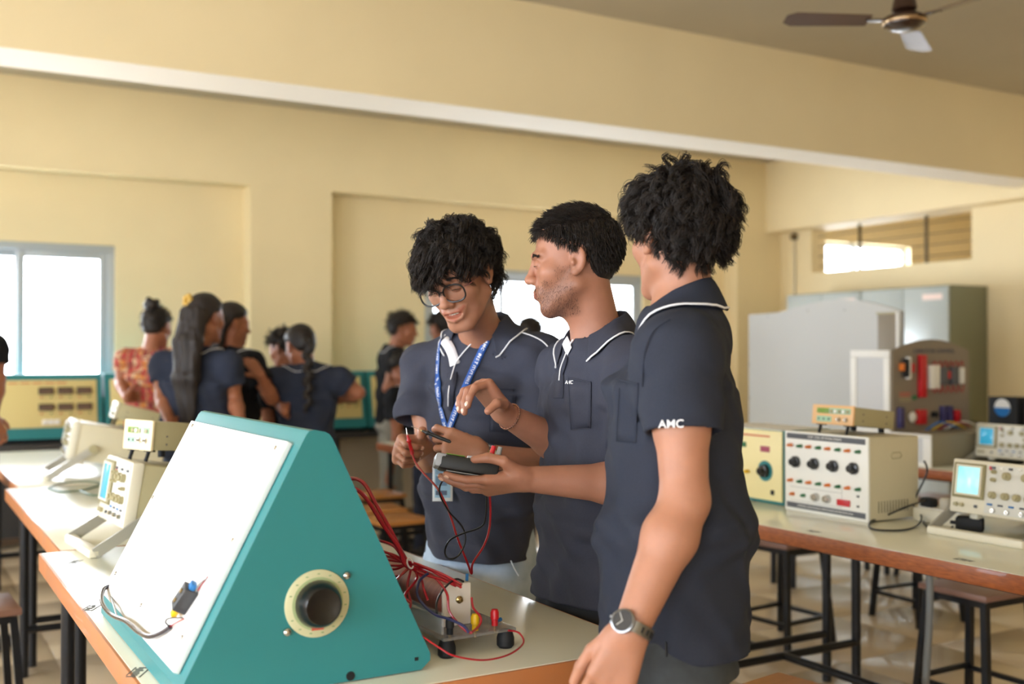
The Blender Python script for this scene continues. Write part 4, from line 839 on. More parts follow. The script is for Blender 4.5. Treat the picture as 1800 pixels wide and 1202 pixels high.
def add_hand(F, wrist, d, n, left, curls, spread=(.10, .02, -.06, -.14), thumb=((.55, .75, .25), (.75, .45, .35), (.85, .2, .4)), sc=1.0, kf=.0035):
    """d wrist->knuckles, n out of the palm; curls: 4 x (mcp, pip, dip) degrees; thumb: 3 bone directions in (d, s, n)"""
    w = Vector(wrist); d = Vector(d).normalized(); n = Vector(n); n = (n - d * n.dot(d)).normalized(); s = n.cross(d) if left else d.cross(n); out = {'tips': [], 'nails': []}
    for i, (off, back, ls, r) in enumerate(FING):
        kn = w + (d * (.088 - back) + s * off - n * .002) * sc; F.cone(w + s * off * .55 * sc + d * .008 * sc, kn, .0185 * sc if i in (1, 2) else .0165 * sc, .0125 * sc, .012)
        p = kn; a = 0; dd = d * math.cos(spread[i]) + s * math.sin(spread[i])
        for j, L in enumerate(ls):
            a += R(curls[i][j]); dv = dd * math.cos(a) + n * math.sin(a); q = p + dv * L * sc; F.cone(p, q, r * sc * (1.06 - .09 * j), r * sc * (.97 - .09 * j), kf if j or i else kf); p = q
        nd = (-dd * math.sin(a) + n * math.cos(a)) * -1; out['tips'].append(p); out['nails'].append((p - dv * .004 * sc + nd * (r * .62) * sc, dv, nd, r * sc))
    b = w + (d * .020 + s * .022 + n * .006) * sc; p = b; F.cone(w + d * .01 * sc, b, .018 * sc, .017 * sc, .012)
    for j, (t, L, r0, r1) in enumerate(zip(thumb, (.042, .034, .028), (.0165, .0115, .0105), (.0118, .0105, .0088))):
        dv = (d * t[0] + s * t[1] + n * t[2]).normalized(); q = p + dv * L * sc; F.cone(p, q, r0 * sc, r1 * sc, .007 if j < 1 else .004); p = q
    out['thumb'] = p; out['tdir'] = dv
    return out
def add_arm(F, sh, el, wr, r=(.052, .042, .040, .026), k=.02, flat=None):
    sh, el, wr = Vector(sh), Vector(el), Vector(wr); F.cone(sh, sh.lerp(el, .5), r[0], (r[0] + r[1]) / 2 + .002, k); F.cone(sh.lerp(el, .5), el, (r[0] + r[1]) / 2 + .002, r[1] * .95, k)
    m = el.lerp(wr, .28); F.cone(el, m, r[1] * .93, r[2] * 1.04, k); F.cone(m, wr, r[2] * 1.04, r[3], k)
def strands(H, roots, nrm, length, K, rad, flow, grav, curl, wave, lift, seed, jitter=.25, skull=1.03, follow=None, clump=1, sp=.006):
    """roots (N,3) and normals in head space -> locks of tapered three-sided hair tubes (V, Q) in world space"""
    r = np.random.default_rng(seed); N = len(roots); P = np.zeros((N, K, 3)); P[:, 0] = roots
    d = nrm * lift + flow(roots) + r.normal(0, jitter, (N, 3)); d /= np.linalg.norm(d, axis=1)[:, None]
    st = (length / (K - 1))[:, None]; g = np.array(grav)
    for k in range(1, K):
        fl = follow(P[:, k - 1]) if follow is not None else 0
        d = d + (g + fl) * (1.0 / K); d /= np.linalg.norm(d, axis=1)[:, None]; q = P[:, k - 1] + d * st
        c = np.array((0, -.012, .044)); e = np.array((.078, .1, .088)) * skull; m = np.linalg.norm((q - c) / e, axis=1); ins = (m < 1) & (q[:, 2] > -.06)
        q = np.where(ins[:, None], c + (q - c) / np.maximum(m, 1e-3)[:, None] * 1.004, q); P[:, k] = q
    if curl is not None and np.max(curl) > 0:
        t = np.linspace(0, 1, K)[None, :]; ph = r.uniform(0, 6.28, N)[:, None]; nn = 2 * np.pi * (length[:, None] * t) / wave[:, None]; T = np.gradient(P, axis=1); T /= np.linalg.norm(T, axis=2)[..., None] + 1e-9
        a = np.cross(T, np.array((.3, .5, .8))); a /= np.linalg.norm(a, axis=2)[..., None] + 1e-9; b = np.cross(T, a); am = curl[:, None] * np.minimum(1, t * 2.2)
        P = P + (a * np.cos(nn + ph)[..., None] + b * np.sin(nn + ph)[..., None]) * am[..., None]
    if clump > 1:
        t = np.linspace(0, 1, K)[None, None, :, None]; o_ = r.normal(0, sp, (N, clump, 1, 3)); P = (P[:, None] + o_ * (1 - .45 * t) + np.cumsum(r.normal(0, sp * .09, (N, clump, K, 3)), 2)).reshape(-1, K, 3); N = len(P)
    T = np.gradient(P, axis=1); T /= np.linalg.norm(T, axis=2)[..., None] + 1e-9; a = np.cross(T, r.normal(0, 1, (N, 1, 3))); a /= np.linalg.norm(a, axis=2)[..., None] + 1e-9; b = np.cross(T, a)
    t = np.linspace(0, 1, K); rr = rad * (1 - .75 * t ** 2.2); V = np.stack([P + (a * math.cos(x) + b * math.sin(x)) * rr[None, :, None] for x in (0, 2.094, 4.189)], 2)
    V = np.array(H.c) + (V.reshape(-1, 3) * H.sc) @ np.array(H.M, float).T
    i = np.arange(N)[:, None, None] * K * 3; kk = np.arange(K - 1)[None, :, None] * 3; j = np.arange(3)[None, None, :]; A = i + kk + j; Bq = i + kk + (j + 1) % 3
    return V, np.stack([A, Bq, Bq + 3, A + 3], -1).reshape(-1, 4)
def scalp(n, seed, test):
    r = np.random.default_rng(seed); d = r.normal(0, 1, (n * 4, 3)); d /= np.linalg.norm(d, axis=1)[:, None]; e = np.array((.076, .098, .086)); p = np.array((0, -.012, .044)) + d * e; m = test(p); p, d = p[m][:n], (d / e)[m][:n]; return p, d / np.linalg.norm(d, axis=1)[:, None]
def hair_cap(H, test_soft, th, h, amp=.004, f=120, seed=3):
    """bumpy cap of hair under the strands, thinning out toward the hairline; test_soft(L) < 0 inside the hair region (metres)"""
    F = Field(); F.ell(H.p(0, -.012, .044), (.0735 * H.sc, .0955 * H.sc, .0835 * H.sc), H.M, 0); F.ell(H.p(0, -.038, -.012), (.05 * H.sc, .046 * H.sc, .052 * H.sc), H.M, .03)
    class G:
        def bounds(s): a, b = F.bounds(); return a - th - .01, b + th + .01
        def __call__(s, P, cull=True):
            L = H.loc(P); u = np.clip(-test_soft(L) / .03, -.5, 1).astype(f4); return F(P, False) - (th + .0045) * u * H.sc + .001 + wob(L, f, amp, seed) * np.clip(u, 0, 1)
    V, Q = surface(G(), h); return relax(V, Q, 1), Q
# ================================================================== the three students at the trainer
m_navy = mat('navy_pique_cotton', '3A3C48', .85, var=.06, scale=300, bump=.12, bscale=900, spec=.2); m_navy2 = mat('charcoal_navy_pique', '2C303C', .85, var=.06, scale=300, bump=.12, bscale=900, spec=.2)
m_pip = mat('white_piping', 'E6E6EA', .7); m_denim = mat('washed_denim', 'B6C6D8', .85, col2='95A9C0', scale=18, bump=.15, bscale=700); m_dark = mat('black_trouser', '17181B', .8); m_gjean = mat('grey_black_denim', '3B4044', .85, col2='2E3236', scale=30, bump=.1, bscale=700)
m_hair = mat('black_hair', '181310', .52, spec=.35, col2='271E19', scale=40); m_shoe = mat('dark_shoe', '22201F', .5); m_nail = mat('finger_nail', 'E0B7A2', .3, coat=.3); m_teeth = mat('teeth', 'F0EBE2', .25)
m_eye = mat('eye_white', 'D9D2CC', .2); m_iris = mat('dark_iris', '1C0F0A', .12, coat=.5)
sk1 = skin_mat('warm_brown_skin', 'A8755C'); sk2 = skin_mat('brown_skin', 'A37059')
def limb_trouser(F, hip, foot, r, k=.03):
    kn = hip.lerp(foot, .5) + Vector((0, 0, .0)); F.cone(hip, kn, r, r * .72, k); F.cone(kn, foot + Vector((0, 0, .06)), r * .72, r * .56, k)
def trousers(par, pel, side, fwd, m, hem_z, r=.085, hw=.085, h=.006, name='trousers', rw=.162, rd=.118, foot_f=.0, spread=.1, folds=.004):
    F = Field(); S_ = Vector(side).normalized(); top = Vector((pel.x, pel.y, hem_z + .07)); F.ecap(Vector((pel.x, pel.y, hem_z - .06)), top, S_, (rw, rd), (rw * .95, rd * .93), .03)
    fs = []
    for s in (-1, 1):
        hip = Vector((pel.x, pel.y, hem_z - .06)) + S_ * s * hw; ft = Vector((pel.x, pel.y, 0)) + S_ * s * spread + Vector(fwd) * foot_f; limb_trouser(F, hip, ft, r); fs.append(ft)
    F.disp = lambda P: wob(P, 45, folds, 5)
    V, Q = surface(F, h, lo=(-9, -9, .03), hi=(99, 99, hem_z + .05)); link(name, np_mesh(name, relax(V, Q, 1), Q, m), par)
    for ft in fs:
        G = Field(); f_ = Vector(fwd).normalized(); G.cone(ft + Vector((0, 0, .045)) - f_ * .03, ft + f_ * .13 + Vector((0, 0, .035)), .042, .036, .02); G.disp = None
        V, Q = surface(G, .006, lo=(-9, -9, 0.0)); V[:, 2] = np.maximum(V[:, 2], .001); link('shoe', np_mesh('shoe', V, Q, m_shoe), par)
def collar(par, nb, up, fwd, r0=.062, r1=.098, ht=.038, drop=.05, m=None, gap=38, tip=.03, open_=.0, piping=True, rside=1.0, back_up=.012, fdrop=.045, pipe_off=.006, pr=.0022, rest=None, clear=.005):
    """polo collar: stand around the neck, fall folded outward with pointed fronts, white tipping along the edge"""
    nb, up, f = Vector(nb), Vector(up).normalized(), Vector(fwd); f = (f - up * f.dot(up)).normalized(); s = f.cross(up); n = 48; A = np.linspace(R(gap), R(360 - gap), n); rows = []
    for a in A:
        c = math.cos(a); dirn = f * c + s * math.sin(a) * rside; fr = max(0, c); bk = max(0, -c); zt = ht * (1 - .55 * fr) + back_up * bk - fdrop * fr ** 2
        e = (abs(a - math.pi) / (math.pi - R(gap))) ** 6
        top = nb + dirn * (r0 + .006 * fr) + up * zt; roll = nb + dirn * (r0 + .007 + .004 * fr) + up * (zt + .003); mid = nb + dirn * (r0 + (r1 - r0) * .5) + up * (zt - drop * .35); bot = nb + dirn * (r1 + .01 * fr + tip * e * .4) + up * (zt - drop - tip * e * .9)
        if rest is not None:
            for q in (mid, bot):
                for _ in range(4):
                    dd = float(rest(np.array([tuple(q)]), False)[0])
                    if abs(dd - clear) < .0008 or (q is mid and dd > clear): break
                    q += (up * .8 + dirn * .6) * max(min(clear - dd, .02), -.003)
        ins = nb + dirn * (r0 - .001) + up * (zt - ht * .9); rows.append((ins, top, roll, mid, bot))
    vs = []; th = .0035
    for q in rows:
        vs += [tuple(p) for p in q]
    m5 = 5; fs = [(i * m5 + j, i * m5 + j + 1, (i + 1) * m5 + j + 1, (i + 1) * m5 + j) for i in range(n - 1) for j in range(m5 - 1)]
    o = MB().add(vs, fs).obj('collar', m, par, angle=80); md = o.modifiers.new('thickness', 'SOLIDIFY'); md.thickness = th; md.offset = 0; sb = o.modifiers.new('smooth', 'SUBSURF'); sb.levels = 1; sb.render_levels = 1
    if piping:
        up_ = [r_[4] * (1 - pipe_off / max((r_[4] - r_[3]).length, .001)) + r_[3] * (pipe_off / max((r_[4] - r_[3]).length, .001)) + (r_[4] - nb).normalized() * .002 for r_ in rows]
        MB().tube(up_, pr, 6).obj('collar_tipping', m_pip, o)
    return o, rows
def button(par, F, px, py, r=.0055):
    p, n = trace(F, px, py)
    if p is None: return
    b = MB().lathe([(r, 0), (r, .0015), (r * .8, .0022), (r * .5, .0016), (.0003, .0016)], p, n, n=16).obj('button', mat('grey_button', '8C8E98', .3), par)
def strip_on(F, pts, width, off=.0015, sub=6, wdir=None):
    """band of cloth laid on a field along traced pixels; returns mesh data and centre frames"""
    P = []; Nn = []
    dense = [(v.x, v.y) for v in smooth_path([Vector((x, y, 0)) for x, y in pts], 4)]
    for p, n in trace_many(F, dense):
        if p is not None: P.append(p + n * off); Nn.append(n)
    C = smooth_path(P, sub); N2 = smooth_path(Nn, sub); vs = []; fr = []
    for i, (p, n) in enumerate(zip(C, N2)):
        t = (C[min(i + 1, len(C) - 1)] - C[max(i - 1, 0)]).normalized(); n = n.normalized(); w = t.cross(n).normalized(); vs += [tuple(p - w * width / 2), tuple(p + w * width / 2)]; fr.append((p, t, w, n))
    return vs, [(2 * i, 2 * i + 1, 2 * i + 3, 2 * i + 2) for i in range(len(C) - 1)], fr
def cloth_strip(name, par, F, pts, width, m, off=.0015, th=.001, sub=3):
    vs, fs, fr = strip_on(F, pts, width, off, sub); o = MB().add(vs, fs).obj(name, m, par, angle=80); md = o.modifiers.new('thickness', 'SOLIDIFY'); md.thickness = th; md.offset = 0
    return o, fr
def logo(par, F, px, py, body, size, ang=0, name='shirt_lettering', m=None, off=.0012):
    p, n = trace(F, px, py)
    if p is None: return
    right = RT - n * RT.dot(n); right.normalize(); up = n.cross(right); a = R(ang); ex = right * math.cos(a) + up * math.sin(a); ez = up * math.cos(a) - right * math.sin(a)
    return text(name, body, size, frame(p + n * off, ex, ez), m or m_pip, par, bold=True)
def pocket(par, F, cs, m, name='chest_pocket', off=.002):
    """four traced corners (tl, tr, br, bl) -> patch pocket with a welt"""
    n = 7; px = []
    for j in range(n):
        for i in range(n):
            u, v = i / (n - 1), j / (n - 1); px.append(tuple((cs[0][q] * (1 - u) + cs[1][q] * u) * (1 - v) + (cs[3][q] * (1 - u) + cs[2][q] * u) * v for q in (0, 1)))
    g = [tuple(p + q * off) for p, q in trace_many(F, px) if p is not None]
    if len(g) < n * n: return
    o = MB().add(g, [(j * n + i, j * n + i + 1, (j + 1) * n + i + 1, (j + 1) * n + i) for j in range(n - 1) for i in range(n - 1)]).obj(name, m, par, angle=80); md = o.modifiers.new('thickness', 'SOLIDIFY'); md.thickness = .002; md.offset = 1
    MB().tube(g[:n], .0018, 6).obj('pocket_welt', m, o); MB().tube([g[j * n] for j in range(n)] + [g[(n - 1) * n + i] for i in range(1, n)] + [g[j * n + n - 1] for j in range(n - 2, -1, -1)], .0011, 5).obj('pocket_seam', m, o)
def eyes(par, H, gaze=(0, -.35), open_=.35, brow=True, lash=True, seed=1, brow_z=.030):
    for sx in (-1, 1):
        c = Vector(H.p(sx * .0315, .0785, .010)); k = H.sc; look = (H.y + H.x * gaze[0] + H.z * gaze[1]).normalized()
        e = MB().ball(c, .0122 * k, 20).obj('eye', m_eye, par); MB().lathe([(.0062 * k, .0105 * k), (.0056 * k, .0117 * k), (.003 * k, .0124 * k), (.0004, .0126 * k)], c, look, n=18).obj('iris', m_iris, e)
    if brow:
        r = np.random.default_rng(seed)
        for sx in (-1, 1):
            N = 130; t = r.uniform(0, 1, N); x = sx * (.011 + .041 * t); z = brow_z + .007 * np.sin(np.clip(t * 1.25, 0, 1) * 2.6) - .004 * t + r.normal(0, .0012, N); y = np.interp(np.abs(x), [.01, .03, .05], [.0985, .0925, .0785]) ; b = MB()
            for i in range(N):
                p = Vector(H.p(x[i], y[i] - .001, z[i])); d = (H.x * sx * .9 + H.z * r.normal(.15, .25) + H.y * -.35).normalized(); b.tube([p, p + d * .0045 + H.y * .0006, p + d * .008], [.0006, .0005, .0002], 3)
            b.obj('eyebrow', m_hair, par)
    if lash:
        for sx in (-1, 1):
            pts = [H.p(sx * .0315 + .0145 * math.sin(a), .0785 + .0138 * math.cos(a), .0075 - .002 * abs(math.sin(a))) for a in np.linspace(-1.15, 1.15, 9)]; MB().tube(pts, [.0003, .0009, .001, .001, .0009, .0003], 5).obj('eyelashes', m_hair, par)
def nails(par, hnd):
    for p, d, n, r in hnd['nails']: MB().add([], []) ; T = frame(p, d.cross(n) * -1, d); MB(T).ball((0, 0, 0), (r * .62, r * .8, r * .28), 10).obj('finger_nail', m_nail, par)
def watch(par, wr, ax, face_n, r, band, facem, case_m, fr=.018, links=False):
    """wrist watch: band ring around the wrist axis, case and dial facing face_n"""
    ax = Vector(ax).normalized(); f = Vector(face_n); f = (f - ax * f.dot(ax)).normalized(); s = ax.cross(f); wr = Vector(wr); n = 40; vs = []; fs = []
    for i in range(n):
        a = 2 * math.pi * i / n; q = f * math.cos(a) * (r + .002) + s * math.sin(a) * r
        for dz, dr in ((-.009, 0), (-.009, .0025), (.009, .0025), (.009, 0)): vs.append(tuple(wr + q * (1 + dr / r) + ax * dz))
    for i in range(n):
        j = (i + 1) % n
        for k in range(4): fs.append((i * 4 + k, i * 4 + (k + 1) % 4, j * 4 + (k + 1) % 4, j * 4 + k))
    w = MB().add(vs, fs).obj('wrist_watch', band, par)
    if links:
        for i in range(0, n, 2):
            a = 2 * math.pi * i / n
            if math.cos(a) > .75: continue
            q = (f * math.cos(a) + s * math.sin(a)); MB(frame(wr + q * (r + .003), q.cross(ax), ax)).box((0, 0, 0), (.0042, .010, .002), .0006).obj('band_link', m_blackm, w)
    o = wr + f * (r + .002); MB().lathe([(fr, 0), (fr * 1.02, .003), (fr, .006), (fr * .88, .0068), (fr * .85, .006), (.0005, .006)], o, f, n=32).obj('watch_case', case_m, w); MB().lathe([(fr * .84, .0061), (fr * .84, .0064), (.0004, .0065)], o, f, n=28).obj('watch_dial', facem, w)
    MB().cyl(o + s * fr + f * .003, o + s * (fr + .004) + f * .003, .0025, n=10).obj('watch_crown', case_m, w)
    for a, l in ((.6, .6), (2.4, .75)): d = (ax * math.cos(a) + s * math.sin(a)); MB().tube([o + f * .0067, o + f * .0067 + d * fr * l], .0005, 4).obj('watch_hand', m_white, w)
    return w
def finish_body(par, F, h, m, tintf=None, rl=1):
    V, Q = surface(F, h); V = relax(V, Q, rl); return link('body', np_mesh('body', V, Q, m, tintf(V) if tintf else np.ones((len(V), 3))), par)
def box_of(pts, pad):
    a = np.array([tuple(p) for p in pts]); return a.min(0) - pad, a.max(0) + pad

GLYPH = {}
def glyph(ch, size):
    if (ch, size) not in GLYPH:
        c = bpy.data.curves.new('g', 'FONT'); c.body = ch; c.size = size; c.align_x = 'CENTER'; c.align_y = 'CENTER'; c.resolution_u = 1; c.offset = size * .02; tmp = bpy.data.objects.new('g', c); COL.objects.link(tmp); me = bpy.data.meshes.new_from_object(tmp.evaluated_get(bpy.context.evaluated_depsgraph_get()))
        GLYPH[ch, size] = ([tuple(v.co) for v in me.vertices], [tuple(q.vertices) for q in me.polygons]); bpy.data.objects.remove(tmp); bpy.data.curves.remove(c); bpy.data.meshes.remove(me)
    return GLYPH[ch, size]
def polo(par, nb, fw, lf, shL, shR, pel, slL, slR, hem, m, h=.0042, rw=(.163, .158, .165), rd=(.118, .115, .112), sr=(.066, .068), fold=1.0, seed=11, neck=.060, ndir=.35, noff=(.010, -.035), cuts=(), hemn=(0, 0, -1), name='polo_shirt', slr=None, waist=None, rlx=2, choff=0):
    """short-sleeved shirt grown around a skeleton; returns the cut shell and the solid it came from"""
    T = Field(); nb, pel = Vector(nb), Vector(pel); ch = nb + Vector((0, 0, -.16)) + fw * choff; wz = waist or (hem + .2); wc = pel.lerp(ch, (wz - hem) / max(ch.z - hem, .01)); wc.z = wz; bot = Vector((pel.x, pel.y, hem - .12))
    T.ecap(bot, wc, lf, (rw[0], rd[0]), (rw[1], rd[1]), .05); T.ecap(wc, ch, lf, (rw[1], rd[1]), (rw[2], rd[2]), .06); T.ecap(ch, nb + Vector((0, 0, -.075)), lf, (rw[2], rd[2] * .96), (.11, .07), .05); T.cone(shL, shR, .06, .06, .06)
    for q in (shL, shR): T.cone(nb + Vector((0, 0, -.035)), q + Vector((0, 0, -.005)), .062, .058, .05)
    if fold: T.disp = lambda P: wob(P, 22, .012 * fold, seed, ((1, .3, .35), (.6, 1, -.3), (.9, -.5, .5))) + wob(P, 55, .0055 * fold, seed + 1, ((1, .2, .7), (.2, 1, -.8)))
    fs = [Shell(T, max(.0095, h * 1.9), [plane((pel.x, pel.y, hem), hemn), drum(nb + Vector((0, 0, noff[1])) + fw * noff[0], UP + fw * ndir, neck), *cuts])]; sol = [T]
    for sh, ot, sl, sd in ((shL, shR, slL, 3), (shR, shL, slR, 4)):
        if sl is None: continue
        G = Field(); G.cone(sh + (ot - sh) * .12, sh, .062, sr[0], .02); G.cone(sh, sl + (sl - sh) * .35, sr[0], sr[1], .02)
        if fold: G.disp = (lambda q: lambda P: wob(P, 42, .009 * fold, q, ((.5, .3, 1), (1, .2, -.6), (.2, 1, .5))))(seed + sd)
        fs.append(Shell(G, max(.0095, h * 1.9), [drum(sl, sl - sh, .12)])); sol.append(G)
    U, Us = Union(fs, .022), Union(sol, .022); V, Q = surface(U, h); o = link(name, np_mesh(name, relax(V, Q, rlx), Q, m), par)
    return o, U, Us
def piping(par, Us, pts, name, r=.0017, off=.0025):
    pp = [p + n * off for p, n in trace_many(Us, pts) if p is not None]
    if len(pp) > 1: MB().tube(pp, r, 6, sub=4).obj(name, m_pip, par)
def base_body(nb, fw, lf, shL, shR, pel, B):
    B.cone(nb + Vector((0, 0, -.03)) + fw * .01, nb + Vector((0, 0, -.11)) + fw * .006, .056, .058, .04); B.cone(shL, shR, .035, .035, .05)
    for q in (shL, shR): B.cone(nb + Vector((0, 0, -.045)), q + Vector((0, 0, -.01)), .042, .036, .04)
def rebase(par):
    b = par.location.copy()
    for c in par.children: c.matrix_parent_inverse = Matrix.Translation(-b)
# ---------------------------------------------------------------- student with glasses and lanyard
def person_glasses():
    par = thing('person', 'young man with glasses and blue lanyard smiling down at the coil', 'person', (at(850, 1010, D=2.97).x, at(850, 1010, D=2.97).y, 0)); base = par.location.copy()
    W = lambda x, y, d: at(x, y, D=d)
    fw = cv(-.42, -.90, 0).normalized(); lf = cv(.90, -.42, 0)                # torso forward, person's left
    H = Head(W(808, 490, 2.78), cv(-.36, -.80, -.48), (UP * .95 + RT * -.22 + FW * -.1), 1.02)
    nb = W(850, 578, 2.97); shL, shR = W(946, 634, 2.92), W(752, 645, 3.08); pel = W(842, 1000, 3.05)
    elR, wrR = W(758, 806, 3.00), W(744, 786, 2.80); elL, wrL = W(990, 826, 2.80), W(846, 798, 2.665)
    B = Field(); add_head(B, H, tuple(nb + Vector((0, 0, -.03))), smile=True)
    base_body(nb, fw, lf, shL, shR, pel, B)
    add_arm(B, shR, elR, wrR, (.05, .041, .04, .0255)); add_arm(B, shL, elL, wrL, (.05, .041, .04, .026))
    hR = add_hand(B, wrR + (W(738, 785, 2.77) - wrR) * .3, cv(-.62, -.78, -.02), cv(.72, -.6, -.35), False, ((62, 78, 35), (72, 85, 40), (78, 85, 40), (80, 80, 35)), thumb=((.45, .75, .3), (.7, .35, .62), (.75, -.25, .6)))
    hL = add_hand(B, wrL, cv(-.93, -.12, .30), cv(-.1, .93, -.30), True, ((22, 62, 38), (52, 70, 35), (62, 72, 35), (66, 70, 35)), thumb=((.6, .35, .7), (.85, .0, .5), (.9, -.1, .3)))
    tint = lambda V: head_tint(H, True, .25, V)
    finish_body(par, B, .0024, sk1, tint)
    # shirt
    so, U, Us = polo(par, nb, fw, lf, shL, shR, pel, shL.lerp(elL, .72), W(733, 742, 3.02), .815, m_navy, ndir=.42, noff=(.012, -.030))
    collar(par, nb + Vector((0, 0, -.028)) + fw * .006, UP * .95 + fw * .10, fw, r0=.066, r1=.108, ht=.058, drop=.066, m=m_navy, gap=44, tip=.006, fdrop=.0, rest=Us)
    # white inner placket, open neck
    cloth_strip('neck_tape', par, Us, [(780, 596), (790, 610), (797, 626), (800, 642)], .028, m_pip, .003, .001); cloth_strip('placket', par, Us, [(796, 655), (792, 690), (788, 720)], .030, m_navy, .0028, .0016)
    piping(par, Us, ((834, 600), (818, 618), (804, 638), (797, 660), (792, 685), (790, 712)), 'placket_piping', .0017, .007); button(par, Us, 806, 636)
    piping(par, Us, ((915, 586), (935, 592), (953, 601), (967, 616), (976, 636), (982, 660)), 'shoulder_piping', .0018, .004)
    logo(par, Us, 848, 673, 'AMC', .019, 2); pocket(par, Us, [(862, 682), (905, 684), (904, 760), (860, 758)], m_navy)
    # lanyard, printed
    m_lan = mat('blue_lanyard_satin', '2253A0', .45, coat=.1); lanes = ([(776, 598), (772, 630), (771, 670), (774, 705), (781, 735), (788, 760)], [(857, 598), (846, 620), (833, 648), (818, 682), (805, 715), (794, 745), (788, 760)])
    lan = None
    for pts, msg, rev in ((lanes[0], 'AMC INSTITUTIONS  "u  AMC INSTITUTIONS', True), (lanes[1], 'AMC INSTITUTIONS  "u  INSTITUTIONS', False)):
        o, fr = cloth_strip('lanyard', par, Us, pts, .019, m_lan, .0045, .001, 4)
        L = [0]
        for a, b in zip(fr[:-1], fr[1:]): L.append(L[-1] + (b[0] - a[0]).length)
        b = MB(); cu = .006; step = .0098
        for ch_ in msg:
            if cu > L[-1] - .004: break
            s_ = L[-1] - cu if rev else cu; i = int(np.searchsorted(L, s_)); i = min(max(i, 1), len(fr) - 1); f_ = (s_ - L[i - 1]) / max(L[i] - L[i - 1], 1e-6); p, t, w, n = [a_.lerp(b_, f_) for a_, b_ in zip(fr[i - 1], fr[i])]
            if ch_ != ' ':
                ex = -t if rev else t; g_ = glyph(ch_, .019 if ch_ in '"u' else .0125); b.add(*g_, frame(p + n * .0016, ex, n.cross(ex)))
            cu += step * (1.5 if ch_ in '"u' else .62 if ch_ in 'I ' else 1)
        q_ = b.obj('lanyard_lettering', m_pip, o, smooth=False); q_['kind'] = 'stuff'
    # id card hanging in front
    pc, nc = trace(Us, 786, 850); cT = frame(pc + nc * .022, RT, (UP * 1 + nc * -.02)); card = MB(cT).box((0, 0, 0), (.054, .105, .0016), .0007).obj('id_card', mat('clear_card_sleeve', 'EAF0F6', .15, coat=.5), par)
    MB(cT).box((0, -.004, .001), (.042, .078, .0006)).obj('card_print', mat('pale_blue_card', '9CC4DF', .4), card); MB(cT).box((-.003, .002, .0014), (.03, .026, .0004)).obj('card_photo', mat('slate_photo', '6C8DAE', .5), card); MB(cT).box((-.003, -.03, .0014), (.03, .012, .0004)).obj('card_text', mat('card_ink', '5B6A86', .5), card)
    for k in range(3): MB(cT).box((0, .03 - k * .004, .0014), (.036, .0012, .0003)).obj('card_line', MATS['card_ink'], card)
    p2, n2 = trace(Us, 788, 768); MB().tube([p2 + n2 * .006, Vector(cT @ Vector((0, .056, 0)))], .002, 6).obj('card_strap', m_white, card)
    trousers(par, pel + fw * -.01, lf, fw, m_denim, .84, hw=.08, r=.088)
    for x in (898, 905):
        pass
    MB().tube([at(898, 985, D=2.84), at(905, 1000, D=2.835), at(912, 1012, D=2.835)], .0018, 5, sub=3).obj('pocket_stitching', mat('pale_stitch', 'C9D2DA', .8), par)
    # face: eyes, teeth, glasses
    eyes(par, H, (0, -.6), brow_z=.031)
    tt = MB()
    for i in range(8):
        x = -.0245 + i * .007; tt.box((x, .088 - 16 * x * x, -.0535 + .002 * abs(x) / .02), (.0068, .005, .0105), .0015, T=Matrix(((*H.x * H.sc, 0), (*H.y * H.sc, 0), (*H.z * H.sc, 0), (0, 0, 0, 1))).transposed() if False else Matrix.Translation(H.c) @ Matrix([[H.x[i_] * H.sc, H.y[i_] * H.sc, H.z[i_] * H.sc] for i_ in range(3)]).to_4x4())
    tt.obj('teeth', m_teeth, par)
    gm = mat('black_acetate', '0B0B0D', .35); g = thing('x', '', ''); bpy.data.objects.remove(g); gl = None
    for sx in (-1, 1):
        ring = [H.p(sx * .0345 + .029 * math.copysign(abs(math.cos(a)) ** .8, math.cos(a)), .1045 - .10 * (abs(sx * .0345 + .029 * math.cos(a)) ** 1.5) * 2.2, .003 + .0225 * math.copysign(abs(math.sin(a)) ** .8, math.sin(a))) for a in np.linspace(0, 6.283, 33)[:-1]]
        r_ = MB().tube(ring, .0023, 8, closed=True).obj('glasses', gm, par) if gl is None else MB().tube(ring, .0023, 8, closed=True).obj('lens_rim', gm, gl)
        gl = gl or r_; MB().add([tuple(p) for p in ring], [tuple(range(32))]).obj('lens', glassy('spectacle_glass', (1, 1, 1), .93, .01), gl, smooth=False)
        MB().tube([H.p(sx * .0605, .0895, .010), H.p(sx * .074, .075, .011), H.p(sx * .0795, .03, .012), H.p(sx * .079, -.005, .012), H.p(sx * .077, -.022, -.01)], .0015, 6, sub=4).obj('temple_arm', mat('rose_temple', '7A4A44', .3), gl)
    MB().tube([H.p(-.0085, .1035, .010), H.p(0, .1075, .013), H.p(.0085, .1035, .010)], .0017, 8, sub=4).obj('bridge', gm, gl)
    # hair: tousled curls falling over the forehead
    reg = lambda p: (p[:, 2] > np.where(p[:, 1] > .035, .072, np.where(p[:, 1] > -.02, .035, -.03)))
    soft = lambda L: np.where(L[:, 1] > .0, np.interp(L[:, 1], [0, .05, .085], [.025, .055, .07]), np.interp(L[:, 1], [-.1, -.03, 0], [-.04, -.02, .025])) - L[:, 2]
    V0, Q0 = hair_cap(H, soft, .008, .0045, .006, 90); rt, nm = scalp(430, 5, reg); r = np.random.default_rng(9); n = len(rt); ft = np.clip((rt[:, 1] + .01) / .05, 0, 1); sd = np.clip((np.abs(rt[:, 0]) - .045) / .02, 0, 1) * (1 - ft)
    fl = lambda p: np.stack([p[:, 0] * 3, .25 + .9 * np.clip((p[:, 1] + .01) / .05, 0, 1), np.full(len(p), .1)], 1)
